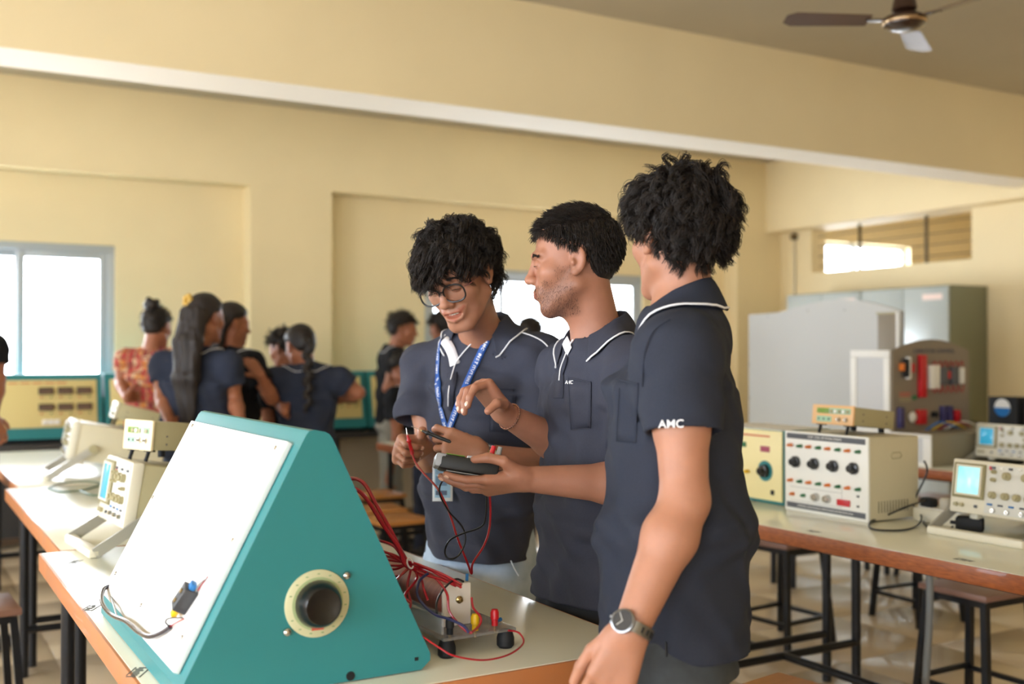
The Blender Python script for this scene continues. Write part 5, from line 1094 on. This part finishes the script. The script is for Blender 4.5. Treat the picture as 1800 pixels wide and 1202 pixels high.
    ln = (r.uniform(.05, .072, n) + ft * .014) * (1 - .45 * sd); V1, Q1 = strands(H, rt, nm, ln, 18, .0009, fl, (0, .1, -4.0), r.uniform(.006, .013, n), r.uniform(.05, .08, n), .6, 4, .3, 1.12, clump=18, sp=.0045)
    V, Q = join([(V0, Q0), (V1, Q1)]); link('hair', np_mesh('hair', V, Q, m_hair), par)
    nails(par, hR); nails(par, hL)
    ax = (wrL - elL).normalized(); wp = wrL - ax * .012; watch(par, wp, ax, cv(-.05, -1, .15), .029, m_steel, mat('champagne_dial', 'D8CBA8', .3), mat('gold_steel', 'C9B488', .25, .9), .0165)
    rebase(par)
    return dict(H=H, hR=hR, hL=hL, U=U)
P1 = person_glasses()
# ---------------------------------------------------------------- student in profile with the multimeter
def person_profile():
    W = lambda x, y, d: at(x, y, D=d)
    pel = W(1036, 1050, 2.56); par = thing('person', 'bearded young man in profile holding a black multimeter in his hand', 'person', (pel.x, pel.y, 0))
    fw = cv(-.85, -.52, 0).normalized(); lf = cv(.52, -.85, 0).normalized()
    H = Head(W(1011, 466, 2.50), cv(-.98, .12, -.13), UP + RT * -.02, 1.0)
    nb = W(1058, 588, 2.53); shL, shR = W(1118, 655, 2.38), W(998, 652, 2.68)
    elR, wrR = W(1000, 790, 2.62), W(886, 727, 2.48); elL, wrL = W(1128, 852, 2.33), W(926, 842, 2.27)
    B = Field(); add_head(B, H, tuple(nb + Vector((0, 0, -.03)))); base_body(nb, fw, lf, shL, shR, pel, B)
    add_arm(B, shR, elR, wrR, (.05, .042, .041, .026)); add_arm(B, shL, elL, wrL, (.05, .042, .041, .0265))
    hR = add_hand(B, wrR, cv(-.62, -.25, .76), cv(-.62, -.55, -.60), False, ((62, 42, 18), (70, 45, 20), (66, 45, 20), (60, 40, 18)), spread=(.12, .03, -.07, -.2), thumb=((.35, .85, .3), (.5, .45, .6), (.1, -.1, 1)))
    hL = add_hand(B, wrL, cv(-.97, -.08, -.12), cv(-.05, .52, .85), True, ((4, 14, 10), (6, 18, 10), (10, 22, 12), (14, 24, 12)), spread=(.08, .02, -.04, -.1), thumb=((.62, .72, .42), (.97, .12, .34), (1, -.05, .02)))
    finish_body(par, B, .0024, sk2, lambda V: head_tint(H, False, .75, V, (.62, .47, .50)))
    so, U, Us = polo(par, nb, fw, lf, shL, shR, pel, shL.lerp(elL, .6), shR.lerp(elR, .62), .808, m_navy, ndir=.34, noff=(.010, -.02), seed=31, rd=(.122, .118, .118))
    collar(par, nb + Vector((0, 0, -.028)) + fw * .006, UP * .95 + fw * .16, fw, r0=.066, r1=.106, ht=.062, drop=.062, m=m_navy, gap=38, tip=.006, fdrop=.0, rest=Us)
    cloth_strip('neck_tape', par, Us, [(990, 588), (996, 602), (1003, 618)], .024, m_pip, .003, .001); piping(par, Us, ((1010, 598), (1002, 612), (994, 630), (988, 648), (985, 670)), 'placket_piping', .0016, .0045); button(par, Us, 993, 638)
    cloth_strip('placket', par, Us, [(992, 630), (986, 665), (982, 700)], .026, m_navy, .0025, .0016)
    pocket(par, Us, [(1000, 664), (1040, 672), (1038, 752), (1004, 756)], m_navy); logo(par, Us, 1001, 672, 'AMC', .012, -10)
    trousers(par, pel, lf, fw, m_dark, .83, hw=.075, rw=.146, rd=.103, r=.08)
    eyes(par, H, (0, -.5), seed=4, brow_z=.0265)
    mo = MB(); rm = np.random.default_rng(12)
    for i in range(150):
        x = rm.uniform(-.026, .02); p = Vector(H.p(x, np.interp(abs(x), [0, .015, .03], [.1005, .097, .086]), -.0405 - .004 * rm.random() - .12 * abs(x))); d = (-H.z * .8 + H.x * np.sign(x) * .5 + H.y * .25).normalized(); mo.tube([p, p + d * .003, p + d * .0058], [.00035, .0003, .0001], 3)
    q = mo.obj('moustache', m_hair, par); q['kind'] = 'stuff'
    # beard stubble
    r = np.random.default_rng(3); pts = []; tries = 0
    st = MB(); N = 0
    cand = np.stack([r.uniform(-.075, .0, 2600), r.uniform(-.01, .1, 2600), r.uniform(-.115, .0, 2600)], 1); L0 = cand
    keep = ((L0[:, 2] < -.035) & (L0[:, 1] > .0)) | ((L0[:, 1] < .045) & (L0[:, 1] > .008) & (L0[:, 2] > -.05)) | ((L0[:, 1] > .07) & (L0[:, 2] > -.05) & (L0[:, 2] < -.037) & (L0[:, 0] > -.028)); L0 = L0[keep]
    Wd = np.array([H.p(*q) for q in L0]); d = B(Wd, False); e = .003; n_ = np.stack([B(Wd + e * a, False) - B(Wd - e * a, False) for a in np.eye(3)], 1); n_ /= np.linalg.norm(n_, axis=1)[:, None] + 1e-9; ok = np.abs(d) < .03; Ps = (Wd - n_ * d[:, None])[ok]; n_ = n_[ok]; Lp = H.loc(Ps); g = (Lp[:, 2] < .01) & (np.abs(Lp[:, 0]) < .09) & (Lp[:, 2] > -.118); Ps, n_ = Ps[g], n_[g]
    dn = np.array(-H.z * .8 + H.y * .1); T_ = n_ * .45 + dn + r.normal(0, .2, n_.shape); T_ /= np.linalg.norm(T_, axis=1)[:, None]; K = 3; P = np.stack([Ps + T_ * t for t in (0, .002, .0042)], 1); a = np.cross(T_, r.normal(0, 1, T_.shape)); a /= np.linalg.norm(a, axis=1)[:, None]; b = np.cross(T_, a); rr = np.array((.0002, .00016, .00005))
    V = np.stack([P + (a[:, None] * math.cos(x) + b[:, None] * math.sin(x)) * rr[None, :, None] for x in (0, 2.094, 4.189)], 2).reshape(-1, 3); M_ = len(Ps); i = np.arange(M_)[:, None, None] * 9; kk = np.arange(2)[None, :, None] * 3; j = np.arange(3)[None, None, :]; A = i + kk + j; Bq = i + kk + (j + 1) % 3
    o = link('beard', np_mesh('beard', V, np.stack([A, Bq, Bq + 3, A + 3], -1).reshape(-1, 4), m_hair), par); o['kind'] = 'stuff'
    # short cropped hair
    soft = lambda L: np.where(L[:, 1] > .0, np.interp(L[:, 1], [0, .03, .06, .085], [.035, .05, .075, .085]), np.interp(L[:, 1], [-.11, -.05, -.03, 0], [-.06, -.045, .025, .035])) - L[:, 2]
    reg = lambda p: soft(p) < -.001
    V0, Q0 = hair_cap(H, soft, .001, .004, .002, 140); rt, nm = scalp(1900, 6, reg); n = len(rt)
    fl = lambda p: np.stack([p[:, 0] * 2, np.where(p[:, 2] > .09, .9, .1), np.where(p[:, 2] > .09, .1, -1.0)], 1)
    ln = np.where(rt[:, 2] > .08, r.uniform(.018, .028, n), r.uniform(.012, .02, n)); V1, Q1 = strands(H, rt, nm, ln, 5, .0008, fl, (0, 0, -.4), None, None, .45, 8, .2, 1.045, clump=5, sp=.003)
    V, Q = join([(V0, Q0), (V1, Q1)]); link('hair', np_mesh('hair', V, Q, m_hair), par)
    nails(par, hR); nails(par, hL)
    ax = (wrR - elR).normalized(); u = ax.orthogonal().normalized(); w = ax.cross(u); c = wrR - ax * .018; br = thing('b', '', ''); bpy.data.objects.remove(br)
    bo = MB()
    for k in range(34): a_ = 2 * math.pi * k / 34; bo.ball(c + (u * math.cos(a_) + w * math.sin(a_)) * .0305, .0029, 8)
    q = bo.obj('bead_bracelet', mat('copper_beads', 'B98A78', .25, .8), par); q['kind'] = 'stuff'
    rebase(par); return dict(H=H, hR=hR, hL=hL, wrL=wrL, U=Us)
P2 = person_profile()
# ---------------------------------------------------------------- student with his back turned
def person_back():
    W = lambda x, y, d: at(x, y, D=d)
    pel = W(1190, 1120, 1.96); par = thing('person', 'curly-haired young man seen from behind, arm hanging with a steel watch', 'person', (pel.x, pel.y, 0))
    fw = cv(-.97, .25, 0).normalized(); lf = cv(-.25, -.97, 0).normalized()
    H = Head(W(1191, 424, 2.04), cv(-.45, .89, -.03), UP, .94)
    nb = W(1204, 543, 2.02); shL, shR = W(1192, 622, 1.86), W(1216, 615, 2.18)
    elL, wrL = W(1204, 880, 1.80), W(1108, 1108, 1.735); elR, wrR = W(1222, 880, 2.2), W(1205, 1040, 2.14)
    B = Field(); add_head(B, H, tuple(nb + Vector((0, 0, -.03)))); base_body(nb, fw, lf, shL, shR, pel, B)
    add_arm(B, shL, elL, wrL, (.046, .041, .042, .028)); add_arm(B, shR, elR, wrR)
    hL = add_hand(B, wrL, cv(-.36, -.02, -.93), cv(.1, 1, .05), True, ((25, 35, 20), (28, 38, 20), (30, 40, 22), (32, 40, 22)), thumb=((.8, .5, .2), (.95, .2, .2), (1, .05, .15)), sc=1.0)
    hR = add_hand(B, wrR, cv(-.8, 0, -.5), cv(0, -1, .1), False, ((30, 40, 20),) * 4)
    finish_body(par, B, .0026, sk1, None)
    slL = shL.lerp(elL, .58); slL = shL.lerp(elL, .545)
    so, U, Us = polo(par, nb, fw, lf, shL, shR, pel, slL, shR.lerp(elR, .58), .855, m_navy2, ndir=.3, noff=(.008, -.03), seed=51, rw=(.165, .158, .165), rd=(.138, .129, .116), sr=(.07, .068), fold=.6, choff=.022)
    collar(par, nb + Vector((0, 0, -.022)) + fw * .004, UP * .95 + fw * .22, fw, r0=.062, r1=.094, ht=.054, drop=.058, m=m_navy2, gap=30, tip=.01, fdrop=.0, rest=Us)
    logo(par, Us, 1180, 746, 'AMC', .0195, -3); pocket(par, Us, [(1090, 668), (1122, 674), (1118, 778), (1084, 776)], m_navy2, off=.0005)
    piping(par, Us, ((1122, 566), (1110, 582), (1104, 600)), 'placket_piping', .0016, .004)
    pp = [p + n * .001 for p, n in trace_many(Us, ((1171, 1128), (1172, 1150), (1173, 1168))) if p is not None]
    if len(pp) > 1: MB().tube(pp, .002, 5).obj('side_slit', m_blackm, par)
    ps = [p + n * .0012 for p, n in trace_many(Us, ((1178, 562), (1150, 582), (1134, 620), (1130, 680))) if p is not None]
    if len(ps) > 1: MB().tube(ps, .0014, 5, sub=5).obj('armhole_seam', m_navy2, par)
    trousers(par, pel, lf, fw, m_gjean, .88, hw=.072, rw=.145, rd=.11, r=.085)
    eyes(par, H)
    soft = lambda L: np.where(L[:, 1] > .0, np.interp(L[:, 1], [0, .05, .085], [.03, .055, .07]), np.interp(L[:, 1], [-.11, -.05, -.028, 0], [-.075, -.06, .02, .03])) - L[:, 2]
    reg = lambda p: soft(p) < -.001
    V0, Q0 = hair_cap(H, soft, .008, .0045, .006, 90, 5); rt, nm = scalp(430, 16, reg); r = np.random.default_rng(19); n = len(rt); tp = np.clip((rt[:, 2] - .03) / .06, 0, 1)
    fl = lambda p: np.stack([p[:, 0] * 7, p[:, 1] * 6 + .1, np.where(p[:, 2] > .07, -.05, -.4)], 1)
    ln = r.uniform(.036, .05, n) + tp * r.uniform(.005, .018, n); V1, Q1 = strands(H, rt, nm, ln, 16, .0009, fl, (0, -.1, -2.2), r.uniform(.004, .009, n), r.uniform(.045, .075, n), .42, 14, .25, 1.11, clump=18, sp=.0045)
    V, Q = join([(V0, Q0), (V1, Q1)]); link('hair', np_mesh('hair', V, Q, m_hair), par)
    nails(par, hL)
    ax = (wrL - elL).normalized(); watch(par, wrL - ax * .005, ax, cv(-.55, -.8, .1),   .0325, mat('gunmetal_steel', '8E8F92', .3, 1), mat('slate_dial', '3A3A3C', .25), mat('gunmetal_steel', '8E8F92', .3, 1), .0195, links=True)
    rebase(par); return dict(H=H, U=Us)
P3 = person_back()
# ================================================================== things in the students' hands
mm = thing('multimeter', 'black handheld multimeter with a grey end resting in the bearded student\'s hand', 'multimeter', at(822, 820, D=2.265))
ex = cv(-1, -.10, .17).normalized(); uz = cv(.16, .2, .95).normalized(); ey = uz.cross(ex).normalized(); uz = ex.cross(ey)
MT = Matrix([[ex[i], ey[i], uz[i]] for i in range(3)]).to_4x4(); m_mm = mat('black_meter_rubber', '121315', .55); m_mg = mat('silver_grey_plastic', '9A9CA2', .4)
MB(MT).box((0, 0, 0), (.125, .078, .030), .007).obj('body', m_mm, mm); MB(MT).box((.058, 0, .002), (.026, .076, .029), .006).obj('end_cap', m_mg, mm)
MB(MT).box((.03, 0, .0175), (.04, .055, .002), .001).obj('display', m_lcd, mm); MB(MT).lathe([(.02, .017), (.019, .022), (.001, .0225)], (-.015, 0, 0), n=24).obj('range_dial', m_mg, mm)
for k, m_ in ((-.043, m_red), (-.057, m_grey)):
    MB(MT).cyl((k, .012, .012), (k - .004, .012, .05), .0062, .005, n=12).obj('test_plug', m_, mm)
MB(MT).box((0, 0, -.0172), (.09, .06, .002), .001).obj('back_plate', m_grey, mm)
def probe(name, pts, hm, label, needle):
    a, b, c = [at(x, y, D=d) for x, y, d in pts]; t = thing(name, label, 'probe', b); o = b
    d = (c - b).normalized(); L = (c - b).length
    MB().lathe([(.0022, 0), (.0035, .006), (.0045, .012), (.0062, .014), (.0062, .017), (.0042, .02), (.0048, .05), (.0042, L), (.002, L + .004)], (0, 0, 0), d, n=14).obj('handle', hm, t)
    MB().cyl((0, 0, 0), a - o, .0011, .0004, n=8).obj('needle', m_steel, t); MB().cyl(-d * .004, d * .001, .0021, n=10).obj('collar', m_brass if needle else m_white, t)
probe('test_probe', [(714, 752, 2.655), (716, 764, 2.652), (723, 790, 2.655)], m_red, 'red test probe gripped in the fist of the bespectacled student', False)
probe('test_probe', [(723, 749, 2.60), (742, 757, 2.585), (790, 776, 2.56)], m_black, 'black test probe with a bare needle in the bespectacled student\'s other hand', True)
lead('meter_lead', [(723, 790, 2.655), (730, 812, 2.63), (745, 832, 2.58), (770, 860, 2.52), (790, 902, 2.48), (805, 948, 2.45), (822, 990, 2.44), (829, 1008, 2.44), (831, 990, 2.43), (850, 960, 2.4), (860, 930, 2.36), (862, 890, 2.31), (858, 838, 2.27)], .0026, m_rw, 'red meter lead hanging in a long loop below the multimeter')
lead('meter_lead', [(800, 832, 2.3), (778, 845, 2.32), (773, 868, 2.36), (790, 900, 2.38), (812, 925, 2.39), (818, 950, 2.39), (806, 976, 2.38), (790, 982, 2.37), (782, 970, 2.37), (790, 950, 2.36), (812, 938, 2.35), (845, 926, 2.33), (854, 905, 2.31), (856, 838, 2.28)], .002, m_bw, 'thin black meter lead curling in a knot in front of the navy shirt')
# ================================================================== people in the background
m_nvf = mat('navy_cotton_far', '2E3342', .9, spec=.2); m_blk = mat('black_cotton', '191A1E', .9, spec=.2); m_grt = mat('grey_twill', '8F8F88', .85); m_jn = mat('dark_blue_denim', '2B3347', .85); m_hairb = mat('brown_black_hair', '130D0B', .6, col2='241814', scale=30, stretch=(30, 30, 2)); skd = skin_mat('deep_brown_skin', '9A6247')
def kurti_mat():
    m = mat('red_patterned_kurti', 'B8483C', .85); nt = m.node_tree; p = nt.nodes['Principled BSDF']; tc = nt.nodes.new('ShaderNodeTexCoord'); mp = nt.nodes.new('ShaderNodeMapping'); mp.inputs['Rotation'].default_value = (0, 0, R(30)); nt.links.new(tc.outputs['Object'], mp.inputs[0])
    sx = nt.nodes.new('ShaderNodeSeparateXYZ'); nt.links.new(mp.outputs[0], sx.inputs[0])
    def stripe(ax, per, duty):
        a = nt.nodes.new('ShaderNodeMath'); a.operation = 'MULTIPLY'; a.inputs[1].default_value = 1 / per; nt.links.new(sx.outputs[ax], a.inputs[0]); b = nt.nodes.new('ShaderNodeMath'); b.operation = 'FRACT'; nt.links.new(a.outputs[0], b.inputs[0]); c = nt.nodes.new('ShaderNodeMath'); c.operation = 'LESS_THAN'; c.inputs[1].default_value = duty; nt.links.new(b.outputs[0], c.inputs[0]); return c.outputs[0]
    vx, vz = stripe('X', .045, .2), stripe('Z', .045, .2)
    n = nt.nodes.new('ShaderNodeTexVoronoi'); n.inputs['Scale'].default_value = 28; nt.links.new(mp.outputs[0], n.inputs[0])
    rp = nt.nodes.new('ShaderNodeValToRGB'); rp.color_ramp.interpolation = 'CONSTANT'; e = rp.color_ramp.elements; e[0].color = lin('A83C38'); e[1].position = .55; e[1].color = lin('BE7A3A'); q = e.new(.75); q.color = lin('7A3030'); q = e.new(.88); q.color = lin('C9A98A')
    sc = nt.nodes.new('ShaderNodeSeparateColor'); nt.links.new(n.outputs['Color'], sc.inputs[0]); nt.links.new(sc.outputs[0], rp.inputs[0])
    x1 = nt.nodes.new('ShaderNodeMix'); x1.data_type = 'RGBA'; nt.links.new(vx, x1.inputs[0]); nt.links.new(rp.outputs[0], x1.inputs[6]); x1.inputs[7].default_value = lin('A9825F')
    x2 = nt.nodes.new('ShaderNodeMix'); x2.data_type = 'RGBA'; nt.links.new(vz, x2.inputs[0]); nt.links.new(x1.outputs[2], x2.inputs[6]); x2.inputs[7].default_value = lin('8C4A38'); nt.links.new(x2.outputs[2], p.inputs['Base Color']); return m
def figure(label, hp, D, hf, f, nbp, shw, drop, pelp, arms, shirt, hem, trs, skin=skd, hair='short', sc=.95, h=.009, rw=(.15, .14, .15), rd=(.12, .11, .11), lean=0, legs=True, sleeve=.55, sname='polo_shirt', seat=None, tr_r=.08, collar_=True, tilt=(0, 0, 0), fold=.8):
    W = lambda x, y, d=D: at(x, y, D=d)
    pel = W(*pelp); par = thing('person', label, 'person', (pel.x, pel.y, 0)); fw = cv(*f).normalized(); lf = UP.cross(fw).normalized()
    H = Head(W(*hp), cv(*hf), UP + cv(*tilt), sc); nb = W(*nbp); shL, shR = nb + lf * shw + Vector((0, 0, -drop)), nb - lf * shw + Vector((0, 0, -drop))
    B = Field(); add_head(B, H, tuple(nb + Vector((0, 0, -.03)))); base_body(nb, fw, lf, shL, shR, pel, B); tips = []; sl = []
    for (sh, left), a in zip(((shL, True), (shR, False)), arms):
        if a is None: a = (sh + Vector((0, 0, -.27)) - fw * .02, sh + Vector((0, 0, -.5)) + fw * .06, fw * .3 - UP)
        else: a = (W(*a[0]), W(*a[1]), cv(*a[2]))
        add_arm(B, sh, a[0], a[1], (.045, .038, .036, .024)); inn = lf * (-1 if left else 1); n_ = inn + UP * .1; hh = add_hand(B, a[1], a[2], n_, left, ((20, 30, 15), (24, 34, 18), (28, 36, 18), (30, 36, 18)), sc=.93); tips += hh['tips'] + [a[1], a[0]]; sl.append(sh.lerp(a[0], sleeve))
    V, Q = surface(B, .0055); link('body', np_mesh('body', relax(V, Q, 1), Q, skin, head_tint(H, False, 0, V)), par)
    so, U, Us = polo(par, nb, fw, lf, shL, shR, pel, sl[0], sl[1], hem, shirt, h=h, rw=rw, rd=rd, ndir=.3, noff=(.008, -.03), seed=abs(int(hp[0])), name=sname, fold=fold, rlx=1)
    if collar_: collar(par, nb + Vector((0, 0, -.025)), UP + fw * .2, fw, r0=.062, r1=.1, ht=.05, drop=.062, m=shirt, gap=30, tip=.005, fdrop=.0, rest=Us)
    if seat is None and trs: trousers(par, pel, lf, fw, trs, hem + .03, h=.009, hw=.08, rw=rw[0] * .97, rd=rd[0] * .97, r=tr_r)
    elif seat:
        F = Field(); ps = Vector((pel.x, pel.y, seat + .08)); F.ecap(ps, Vector((pel.x, pel.y, hem + .04)), lf, (.15, .12), (.14, .11), .03)
        for s in (-1, 1):
            kn = ps + lf * s * .12 + fw * .4 + Vector((0, 0, -.0)); ft = kn + fw * .02; ft.z = .05; F.cone(ps + lf * s * .08, kn, .078, .06, .03); F.cone(kn, ft, .06, .045, .03); G = Field(); G.cone(ft - fw * .02 + Vector((0, 0, -.008)), ft + fw * .13 + Vector((0, 0, -.014)), .042, .034, .02); V, Q = surface(G, .007); link('shoe', np_mesh('shoe', V, Q, m_shoe), par)
        V, Q = surface(F, .009); link('trousers', np_mesh('trousers', relax(V, Q, 1), Q, trs), par)
    # hair
    soft = lambda L: np.where(L[:, 1] > .0, np.interp(L[:, 1], [0, .05, .085], [.03, .06, .075]), np.interp(L[:, 1], [-.11, -.05, -.028, 0], [-.07, -.055, .02, .03])) - L[:, 2]
    parts = [hair_cap(H, soft, .01 if hair != 'short' else .014, .007, .004 if hair == 'short' else .002, 90)]; G = None
    if hair == 'bun':
        G = Field(); G.ell(H.p(.0, -.085, .125), (.045, .045, .042), None, .02)
        for k in range(7): a = k * .9; G.ell(H.p(.03 * math.cos(a), -.085 + .03 * math.sin(a), .13 + .02 * math.sin(a * 1.7)), (.02, .018, .026), None, .012)
    elif hair == 'long':
        G = Field(); b = np.array(H.p(0, -.09, .03)); pts = [b, b + np.array(-fw * .055 + UP * -.16, f4), b + np.array(-fw * .075 + UP * -.34, f4), b + np.array(-fw * .06 + UP * -.55, f4)]
        for (p, q), (r0, r1) in zip(zip(pts[:-1], pts[1:]), (((.075, .05), (.08, .045)), ((.08, .045), (.07, .038)), ((.07, .038), (.04, .02)))): G.ecap(p, q, lf, r0, r1, .03)
        G.disp = lambda P: wob(P * np.array((1, 1, .12), f4), 160, .006, 4)
    elif hair == 'mid':
        G = Field(); b = np.array(H.p(0, -.085, .03)); G.ecap(b, b + np.array(-fw * .03 + UP * -.2, f4), lf, (.075, .045), (.045, .03), .03); G.disp = lambda P: wob(P * np.array((1, 1, .12), f4), 160, .005, 4)
    elif hair == 'braid':
        G = Field(); b = H.p(0, -.1, -.01); prev = None
        for k in range(11):
            t = k / 10; p = b + np.array(-fw * (.05 + .03 * t) + UP * (-.36 * t) + lf * (.012 * (-1) ** k), f4); G.ell(p, (.026 - .012 * t, .022 - .01 * t, .03), None, .012)
    if G is not None: V, Q = surface(G, .006); parts.append((relax(V, Q, 1), Q))
    if hair in ('short', 'bun', 'tousled'):
        rt, nm = scalp(170, abs(int(hp[0])), lambda p: soft(p) < -.001); r = np.random.default_rng(2); n = len(rt); parts.append(strands(H, rt, nm, r.uniform(.03, .055, n) if hair != 'bun' else r.uniform(.012, .02, n), 8, .0016, lambda p: np.stack([p[:, 0] * 2, np.full(len(p), .2), np.full(len(p), -.2)], 1), (0, 0, -1.2), r.uniform(.002, .006, n), r.uniform(.03, .06, n), .8, 3, .35, 1.08, clump=5))
    V, Q = join(parts); ho = link('hair', np_mesh('hair', V, Q, m_hairb if hair in ('long', 'mid') else m_hair), par)
    rebase(par); return par, H, Us
# woman in the red kurti
pr, Hh, _ = figure('woman in a red patterned kurti with her hair in a bun, at the wall bench', (276, 577), 6.75, (.25, .95, -.2), (.1, 1, 0), (264, 618), .155, .05, (255, 745, 6.8), [((212, 672, 6.75), (222, 700, 6.55), (.2, .9, .1)), ((318, 676, 6.75), (300, 700, 6.55), (-.2, .9, .1))], kurti_mat(), .45, m_grt, hair='bun', sname='kurti', collar_=False, sc=1.0, rw=(.19, .15, .15), rd=(.15, .115, .11), fold=.5)
# woman with the long loose hair
pl, Hh, _ = figure('woman in a navy shirt with very long loose hair and a yellow clip', (362, 562), 5.6, (.45, .85, -.12), (.25, .95, 0), (345, 618), .19, .065, (348, 760, 5.66), [((286, 700, 5.6), (300, 745, 5.45), (.2, .7, -.3)), ((412, 702, 5.6), (425, 752, 5.45), (.0, .7, -.3))], m_nvf, .84, m_jn, hair='long', rw=(.195, .185, .185), rd=(.15, .14, .13), sc=1.0)
c = MB(); 
for k in range(5): a = k * 1.26; c.ball(Hh.p(-.035 + .02 * math.cos(a), -.105, .085 + .022 * math.sin(a)), .016, 10)
c.obj('hair_clip', mat('yellow_flower_clip', 'C9A24A', .5), pl); rebase(pl)
pm, Hh, _ = figure('woman in black with a pale scrunchie, hand raised, behind the long-haired woman', (408, 572), 6.05, (.75, .6, -.15), (.6, .8, 0), (410, 622), .155, .05, (415, 765, 6.05), [None, ((478, 700, 5.98), (458, 660, 5.86), (-.6, 0, .8))], m_blk, .85, m_jn, hair='mid')
MB().tube([Hh.p(.035 * math.cos(a), -.1 + .012 * math.sin(2 * a), .06 + .03 * math.sin(a)) for a in np.linspace(0, 6.283, 13)[:-1]], .011, 8, closed=True).obj('scrunchie', mat('lilac_scrunchie', '9C8CA0', .7), pm); rebase(pm)
figure('girl in a navy polo and grey trousers with a long braid, bending over the bench', (528, 612), 6.1, (-.55, .7, -.4), (-.15, 1, 0), (540, 648), .18, .06, (535, 775, 6.15), [((492, 705, 6.1), (500, 722, 5.95), (.1, .8, -.2)), ((630, 690, 6.15), (596, 702, 6.33), (-.7, .6, 0))], m_nvf, .86, m_grt, hair='braid', rw=(.17, .155, .16), sc=.98)
figure('girl with dark hair half hidden behind the braided girl', (500, 615), 6.55, (-.7, .4, -.3), (-.5, .8, 0), (512, 660), .15, .05, (520, 790, 6.6), [None, None], m_blk, .86, m_jn, hair='short')
figure('young man in a black polo and grey trousers facing the far bench', (708, 580), 7.8, (.95, .05, -.15), (.9, .3, 0), (690, 616), .17, .05, (688, 756, 7.8), [((676, 682, 7.9), (722, 684, 7.75), (.9, 0, .1)), ((682, 682, 7.62), (722, 678, 7.58), (.9, .1, .1))], m_blk, .88, m_grt, hair='short')
figure('bending student whose dark bowed head hides the chest of the boy in grey trousers', (712, 652), 7.4, (-.6, .3, -.55), (-.5, .6, 0), (730, 684), .16, .05, (760, 766, 7.45), [None, None], m_blk, .86, m_jn, hair='short')
figure('man whose dark hair just shows beside the bespectacled student\'s cheek', (776, 578), 8.1, (-.6, .6, -.2), (-.5, .8, 0), (786, 618), .17, .05, (800, 766, 8.1), [None, None], m_blk, .86, m_jn, hair='short')
figure('man in a dark shirt seen between two students against the window', (932, 592), 7.45, (.3, .9, -.1), (.2, 1, 0), (955, 632), .19, .06, (955, 780, 7.45), [None, None], m_blk, .86, m_jn, hair='short')
figure('man in a black shirt at the very border, only his arm and leg in view', (-60, 520), 5.0, (.6, .8, -.1), (.5, .85, 0), (-58, 590), .18, .06, (-56, 760, 5.0), [None, ((-6, 668, 4.9), (-14, 735, 4.8), (.2, .3, -.8))], m_blk, .84, m_dark, hair='short')
